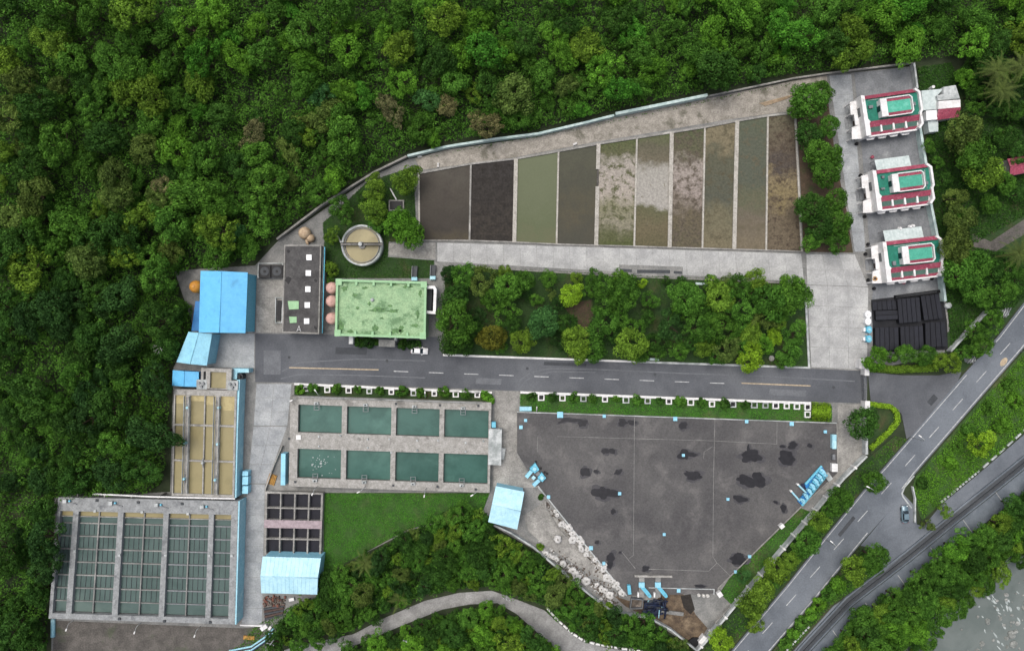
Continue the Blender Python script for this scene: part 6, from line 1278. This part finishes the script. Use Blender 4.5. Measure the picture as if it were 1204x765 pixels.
# poisson fill of a wooded polygon
def fill(poly, n_max, rmin, rmax, kinds, cols, where, group, clear=None, seed=1, overlap=.74, tries=9000, zg=None, frame=True, inset=.55, bias=2.0, name='forest_tree'):
    r = random.Random(seed); out = []; xs = [p[0] for p in poly]; ys = [p[1] for p in poly]
    x0, x1 = (max(min(xs), -14), min(max(xs), 1218)) if frame else (min(xs), max(xs)); y0, y1 = (max(min(ys), -14), min(max(ys), 779)) if frame else (min(ys), max(ys))
    for k in range(tries):
        if len(out) >= n_max: break
        f = k/tries; x = r.uniform(x0, x1); y = r.uniform(y0, y1); rad = r.uniform(.55, 1)*rmax if len(out) < n_max*.45 else rmin + (rmax - rmin)*.62*r.random()**bias
        if not inpoly(np.array([x]), np.array([y]), poly)[0]: continue
        if any((x - a)**2 + (y - b)**2 < (overlap*(rad + c))**2 for a, b, c in out): continue
        ok = True
        for i in range(len(poly)):
            a = Vector(poly[i]); b = Vector(poly[(i + 1) % len(poly)]); ab = b - a; t = max(0, min(1, (Vector((x, y)) - a).dot(ab)/ab.length_squared))
            if (a + ab*t - Vector((x, y))).length < rad*inset: ok = False; break
        if ok: out.append((x, y, rad))
    for (x, y, rad) in out:
        c = cols(x, y, r) if callable(cols) else r.choice(cols)
        wh = where(x, y, rad) if callable(where) else where
        tree(x, y, rad, r.choice(kinds), c, wh, wh + ' ' + group, name, zg=zg, sq=r.uniform(.8, 1.25), hs=r.uniform(.85, 1.15))
    return out
def hillcol(x, y, r):
    if x < 260 and y > 330: return r.choice(['dark', 'dark', 'deep', 'dark', 'deep', 'green', 'dark'])
    if x < 180: return r.choice(['olive', 'yellow', 'green', 'green', 'dark', 'green', 'dark'])
    if y > 80 and x < 760: return r.choice(['green', 'olive', 'bright', 'green', 'dark', 'green', 'yellow', 'green', 'vivid', 'green', 'dark', 'green', 'olive', 'bright', 'green', 'brown', 'blue', 'green'])
    return r.choice(['green', 'bright', 'green', 'vivid', 'dark', 'yellow', 'green', 'dark', 'bright', 'green', 'bright'])
def hillwhere(x, y, rad):
    sz = 'wide-crowned ' if rad > 18 else ('small-crowned ' if rad < 12 else '')
    d_ = edge_dist(np.array([(x - 602)*S]), np.array([(382.5 - y)*S]))[0]
    if d_ < 11:
        if y > 570: return sz + 'beside the large settling basin'
        if y > 430: return sz + 'beside the tan basin'
        if y > 290: return sz + 'beside the blue workshop'
        if x < 480: return sz + 'above the wall round the clarifier garden'
        if x < 725: return sz + 'above the wall by the dark drying beds'
        if x < 935: return sz + 'above the wall by the crusted drying beds'
        return sz + 'above the house yard'
    if d_ > 42: return sz + 'high on the forested slope'
    return sz + 'midway up the slope beyond the sheds' if y > 300 else sz + 'midway up the forested slope'
hill = fill(FOREST, 300, 10, 23, ['billow', 'fine', 'fine', 'dome', 'billow'], hillcol, hillwhere, 'slope trees', seed=4, overlap=.66, tries=24000, inset=.6)
print('HILL', len(hill))
SOUTH = [(540, 590), (572, 602), (578, 620), (625, 646), (678, 692), (716, 720), (762, 730), (815, 764), (812, 790), (752, 762), (712, 756), (688, 750), (664, 732), (642, 711), (606, 698), (580, 689), (538, 690), (497, 699), (448, 718), (414, 738), (345, 752), (316, 764), (322, 740), (345, 712), (374, 702), (380, 678), (480, 626)]
sw = fill(SOUTH, 140, 6, 14, ['fine', 'billow', 'fine', 'open', 'dome'], ['dark', 'dark', 'green', 'green', 'yellow', 'deep', 'green', 'olive'], lambda x, y, r_: 'in the woods beside the tank lawn' if x < 450 and y < 715 else 'in the woods along the gravel track' if y > 690 and x < 640 else 'in the woods behind the bag yard wall' if x > 590 else 'in the middle of the southern woods', 'southern trees', seed=9, overlap=.66, zg=0, inset=.25, name='woodland_tree')
SOUTH2 = [(300, 800), (380, 790), (420, 763), (470, 742), (520, 722), (552, 715), (585, 713), (604, 724), (630, 748), (654, 768), (690, 800)]
sw2 = fill(SOUTH2, 60, 7, 15, ['billow', 'fine', 'billow'], ['green', 'yellow', 'green', 'bright', 'dark'], 'below the gravel track', 'track side trees', seed=12, overlap=.66, zg=0, inset=.25, name='woodland_tree')
LEV = [(1240, 555), (1204, 582), (1150, 622), (1096, 660), (1060, 690), (1010, 724), (975, 762), (960, 800), (1062, 800), (1096, 756), (1118, 728), (1146, 710), (1176, 682), (1206, 660), (1250, 612)]
lv = fill(LEV, 120, 7, 15, ['fine', 'billow', 'dome'], ['green', 'green', 'dark', 'green', 'yellow', 'bright'], lambda x, y, r_: ('at the river edge ' if ((x - 1196)*165 + (y - 600)*211)/268 > 28 else 'behind the levee ') + ('facing the median' if x > 1150 else 'facing the turning bay' if x > 1085 else 'facing the roadside bushes'), 'river bank trees', seed=15, overlap=.62, bias=1.2, inset=.3, name='riverbank_tree')
CORN = [(1110, 68), (1240, 64), (1240, 130), (1210, 150), (1165, 150), (1140, 120), (1128, 100)]
fill(CORN, 20, 8, 14, ['fine', 'dome'], ['dark', 'deep', 'green', 'dark'], 'in the palm grove', 'grove trees', seed=21, overlap=.7, zg=0, name='field_tree')

# undergrowth: uncountable leaf mass on the forest floor
def mass(name, poly, n, zlo, zhi, size, colr, label, seed, cat='undergrowth', terr=True, clump=.09):
    g2 = np.random.default_rng(seed); P = np.array(XY(poly)); x = g2.uniform(P[:, 0].min(), P[:, 0].max(), n*3); y = g2.uniform(P[:, 1].min(), P[:, 1].max(), n*3)
    k = inpoly(x, y, P.tolist()); x = x[k][:n]; y = y[k][:n]
    q = .5 + .25*np.sin(x*.9 + 1.7*np.sin(y*.5)) + .25*np.sin(y*1.1 + 1.3*np.sin(x*.7))
    z = (terrain(x, y) if terr else 0) + zlo + (zhi - zlo)*q*g2.uniform(.3, 1, len(x))
    N_ = g2.normal(size=(len(x), 3))*.6 + np.array([0, 0, 1.0])
    me = leaf_mesh(name, np.column_stack([x, y, z]), N_, g2.uniform(size*.6, size*1.3, len(x)), np.clip(.45 + .25*(q - .5) + g2.normal(size=len(x))*.2, 0, 1))
    o = bpy.data.objects.new(name, me); COL.objects.link(o); kk = lin(PAL[colr]); o.color = (*[v*ALB for v in kk], 1)
    return tag(o, label, cat, kind='stuff')
FIN = EDGE[1:-1] + [(54, 785), (-30, 785), (-30, -30), (1230, -30), (1230, 66)]
mass('forest_undergrowth', FIN, 150000, .3, 3.6, .3, 'green', 'dark leafy undergrowth filling the gaps of the slope forest', 1)
def canopy(name, poly, n, rr, zz, per, colr, label, seed):
    g2 = np.random.default_rng(seed); P = np.array(XY(poly)); x = g2.uniform(P[:, 0].min(), P[:, 0].max(), n*3); y = g2.uniform(P[:, 1].min(), P[:, 1].max(), n*3)
    k = inpoly(x, y, P.tolist()) & (edge_dist(x, y) > .7); x = x[k][:n]; y = y[k][:n]; m = len(x)
    r = g2.uniform(rr[0], rr[1], m); z = terrain(x, y) + g2.uniform(zz[0], zz[1], m); tn = g2.uniform(.15, .85, m)
    i = np.repeat(np.arange(m), per); d_ = g2.normal(size=(len(i), 3)); d_[:, 2] = np.abs(d_[:, 2]) - .25; d_ /= np.linalg.norm(d_, axis=1, keepdims=True)
    C = np.column_stack([x[i], y[i], z[i]]) + d_*(r[i]*g2.uniform(.7, 1.1, len(i)))[:, None]
    me = leaf_mesh(name, C, d_ + g2.normal(size=d_.shape)*.4 + np.array([0, 0, .3]), g2.uniform(.14, .27, len(i)), tn[i] + g2.normal(size=len(i))*.22)
    o = bpy.data.objects.new(name, me); COL.objects.link(o); kk = lin(PAL[colr]); o.color = (*[v*ALB for v in kk], 1); return tag(o, label, 'foliage', kind='stuff')
canopy('forest_understorey', FIN, 5200, (.55, 1.4), (2.2, 6.0), 46, 'green', 'mass of small leafy crowns between the big trees of the slope', 31)
STRIP = EDGE[2:-2] + [(x - 14 if y > 300 else x - 6, y - 16 if y < 300 else y - 4) for x, y in EDGE[2:-2]][::-1]
canopy('wall_foot_shrubs', STRIP, 1100, (.45, 1.0), (.4, 2.6), 40, 'green', 'mass of low leafy shrubs crowding the outer foot of the walls', 34)
canopy('woodland_understorey', SOUTH, 700, (.5, 1.0), (1.0, 3.4), 40, 'green', 'mass of small leafy crowns in the southern woods', 32)
canopy('riverbank_understorey', LEV, 500, (.5, 1.0), (1.0, 3.4), 40, 'green', 'mass of small leafy crowns on the river bank', 33)
mass('south_undergrowth', SOUTH, 30000, .1, 1.6, .28, 'dark', 'dark leafy undergrowth beneath the southern woods', 2)
mass('track_undergrowth', SOUTH2, 14000, .1, 1.6, .28, 'green', 'leafy undergrowth below the gravel track', 3)
mass('bank_undergrowth', LEV, 30000, .1, 2.2, .3, 'dark', 'leafy undergrowth on the river bank', 4)
mass('median_weeds', [(1300, 296), (1205, 414), (1139, 490), (1078, 562), (1074, 576), (1084, 608), (1108, 588), (1146, 556), (1300, 422)], 26000, .02, .8, .2, 'bright', 'tall weeds and grass on the median', 5, 'weeds', False)
mass('verge_weeds', [(1052, 512), (1066, 516), (1038, 546), (1012, 576), (966, 630), (921, 686), (865, 754), (830, 795), (815, 795), (830, 760), (866, 718), (988, 574), (1022, 540)], 12000, .02, .7, .2, 'green', 'rough grass between the diagonal wall and the road', 6, 'weeds', False)
mass('field_weeds', [(1078, 80), (1118, 74), (1130, 100), (1088, 112), (1090, 150), (1118, 140), (1204, 140), (1230, 240), (1165, 275), (1140, 290), (1204, 300), (1204, 350), (1120, 425), (1112, 356)], 30000, .02, .8, .22, 'dark', 'rough grass in the field east of the houses', 7, 'weeds', False)
mass('wedge_weeds', [(1036, 654), (1014, 645), (960, 711), (910, 767), (930, 764), (978, 710), (1036, 672)], 6000, .02, .6, .2, 'green', 'rough grass on the wedge below the levee', 8, 'weeds', False)
mass('edge_weeds', [(480, 190), (560, 172), (700, 146), (830, 118), (930, 98), (930, 101), (830, 121), (700, 149), (560, 175)], 2200, .02, .5, .18, 'green', 'weeds along the foot of the mint white wall', 9, 'weeds', False)
mass('lawn_grass', [(381, 580), (575, 580), (568, 599), (480, 621), (381, 674)], 24000, .03, .2, .12, 'vivid', 'short bright grass on the tank lawn', 10, 'grass', False)

mass('park_grass', [(521, 312), (947, 333), (953, 432.5), (521, 417)], 34000, .05, .26, .13, 'dark', 'short dark grass on the park lawn', 11, 'grass', False)
mass('verge_grass', [(611, 463), (953, 475), (978, 477), (978, 496), (611, 483)], 16000, .05, .24, .12, 'vivid', 'short bright grass on the reservoir verge', 12, 'grass', False)
mass('garden_grass', [(379, 262), (432, 213), (486, 196), (491, 283), (457, 285), (456, 303), (511, 307), (511, 327), (384, 327)], 16000, .04, .24, .13, 'dark', 'short grass in the clarifier garden', 13, 'grass', False)
mass('corner_grass', [(942, 597), (960, 604), (862, 712), (846, 697), (858, 679)], 6000, .05, .24, .13, 'vivid', 'short grass on the corner lawn', 14, 'grass', False)
mass('yard_weeds', [(300, 735), (345, 710), (376, 700), (372, 704), (330, 740), (312, 766), (270, 764), (285, 755)], 2500, .03, .6, .18, 'green', 'weeds growing through the scrap corner', 15, 'weeds', False)
# palms
def frond_mesh(L):
    m2 = MB(); n = 9; ribs = []
    for i in range(n + 1):
        t = i/n; ribs.append(Vector((L*t, 0, .9*math.sin(t*2.0) - 1.5*t*t)))
    m2.tube(ribs, .05, 4, .015)
    for i in range(1, n + 1):
        for s in (-1, 1):
            for f in (0, .33, .66):
                p = ribs[i].lerp(ribs[i - 1], f); t = (i - f)/n; l = .7*math.sin(min(1, .25 + t*.95)*PI*.92) + .15
                tip = p + Vector((l*.55, s*l, -.25*l)); w = Vector((.055, 0, 0))
                m2.add([p - w, p + w, tip], [(0, 1, 2)])
    return m2
FR = [frond_mesh(L).mesh('frond', None) for L in (4.2, 4.7, 3.7)]
mat('palm_leaf', '5a6b2e', '495a24', 2, rnd=.25); [f.materials.append(M['palm_leaf']) for f in FR]
def palm(px, py, label, h=8.0, n=22, s=1.0):
    b = W(px, py, h); t0 = thing('palm_tree', label, 'palm', (b.x, b.y, 0))
    MB().tube([(b.x, b.y, -.3), (b.x + .1, b.y, h*.5), (b.x, b.y, h)], .26, 8, .17).build('trunk', M['bark'], t0)
    for k in range(n):
        a = 2.4*k + rng.uniform(-.2, .2); o = child('frond', FR[k % 3], t0, (0, 0, h - .1 + .02*k), a); o.rotation_euler.y = -.35 + .9*(1 - k/n) - .2; o.scale = (s, s, s)
    for k in range(5): MB().lathe(b.x + .3*math.cos(k*1.26), b.y + .3*math.sin(k*1.26), [(.01, h - .65), (.14, h - .5), (.14, h - .35), (.01, h - .2)], 8).build('coconut', M['wood_plank'], t0)
palm(1171, 84, 'coconut palm at the top of the grove pair', 9); palm(1177, 107, 'coconut palm just south of its grove twin', 8.5); palm(1201, 78, 'coconut palm at the frame side of the grove', 9)
palm(1197, 298, 'coconut palm beside the dirt track', 7.5); palm(429, 661, 'small withered palm at the lawn edge by the southern woods', 5, 14, .8)
palm(470, 705, 'low green palm at the gravel track edge', 3.5, 10, .8)
# dead bare tree at the forest edge
b = W(190, 408, 7); gz_ = tz(b.x, b.y); t0 = thing('dead_tree', 'bare whitish dead tree at the forest edge beside the blue sheds', 'tree', (b.x, b.y, gz_)); m2 = MB()
m2.tube([(b.x, b.y, gz_ - .3), (b.x + .3, b.y, gz_ + 4), (b.x, b.y, gz_ + 8)], .2, 6, .1); m2.build('trunk', M['bare_bark'], t0)
for k in range(7):
    a = k*.95; m2 = MB(); e = Vector((b.x, b.y, gz_ + 5 + .5*k)); q = e + Vector((math.cos(a)*1.6, math.sin(a)*1.6, 1.6)); m2.tube([e, e.lerp(q, .5) + Vector((.1, .1, .2)), q], .1, 5, .04)
    m2.tube([e.lerp(q, .6), e.lerp(q, .6) + Vector((math.cos(a + .8)*.8, math.sin(a + .8)*.8, .7))], .06, 4, .02); m2.build('branch', M['bare_bark'], t0)
# river rocks
rm = []
for v in range(5):
    r = random.Random(80 + v); bm = bmesh.new(); bmesh.ops.create_icosphere(bm, subdivisions=2, radius=1)
    for q in bm.verts: q.co = Vector((q.co.x*r.uniform(.8, 1.2), q.co.y*r.uniform(.7, 1.1), q.co.z*.55*r.uniform(.75, 1.15)))
    me = bpy.data.meshes.new('boulder'); bm.to_mesh(me); bm.free(); me.materials.append(M['rock']) if 'rock' in M else None; rm.append(me)
mat('rock', '8f928e', '747873', .8, 'aaaca8', .3, fine=.25, bump=.3)
for me in rm: me.materials.append(M['rock'])
for k in range(150):
    x = rng.uniform(1100, 1212); y = rng.uniform(655, 770)
    if (x - 1204)*165 + (y - 650)*211 < 268*22: continue
    if rng.random() > .35 + .65*((x - 1110)/100): continue
    p = W(x, y, -4.2); o = bpy.data.objects.new('boulder', rm[k % 5]); COL.objects.link(o); s2 = rng.uniform(.15, .75)*(2.0 if rng.random() < .15 else 1)
    o.location = (p.x, p.y, -4.3); o.scale = (s2, s2*rng.uniform(.7, 1.2), s2); o.rotation_euler.z = rng.uniform(0, 6)
    tag(o, 'pale boulder sticking out of the shallow river', 'rock', 'river boulders')
fm = MB()
for k in range(34):
    x = rng.uniform(1150, 1212); y = rng.uniform(690, 765)
    if rng.random() > .5: x = rng.gauss(1185, 9); y = rng.gauss(712, 12)
    fm.prism(XY(blob(x, y, rng.uniform(1, 4), rng.uniform(.6, 1.6), rng.uniform(.5, 1.3), k, 16), -4.28), -4.4, -4.28 + .0008*k)
fm.build('river_foam', M['foam'], kind='stuff', label='white foam on the river rapids', cat='foam')
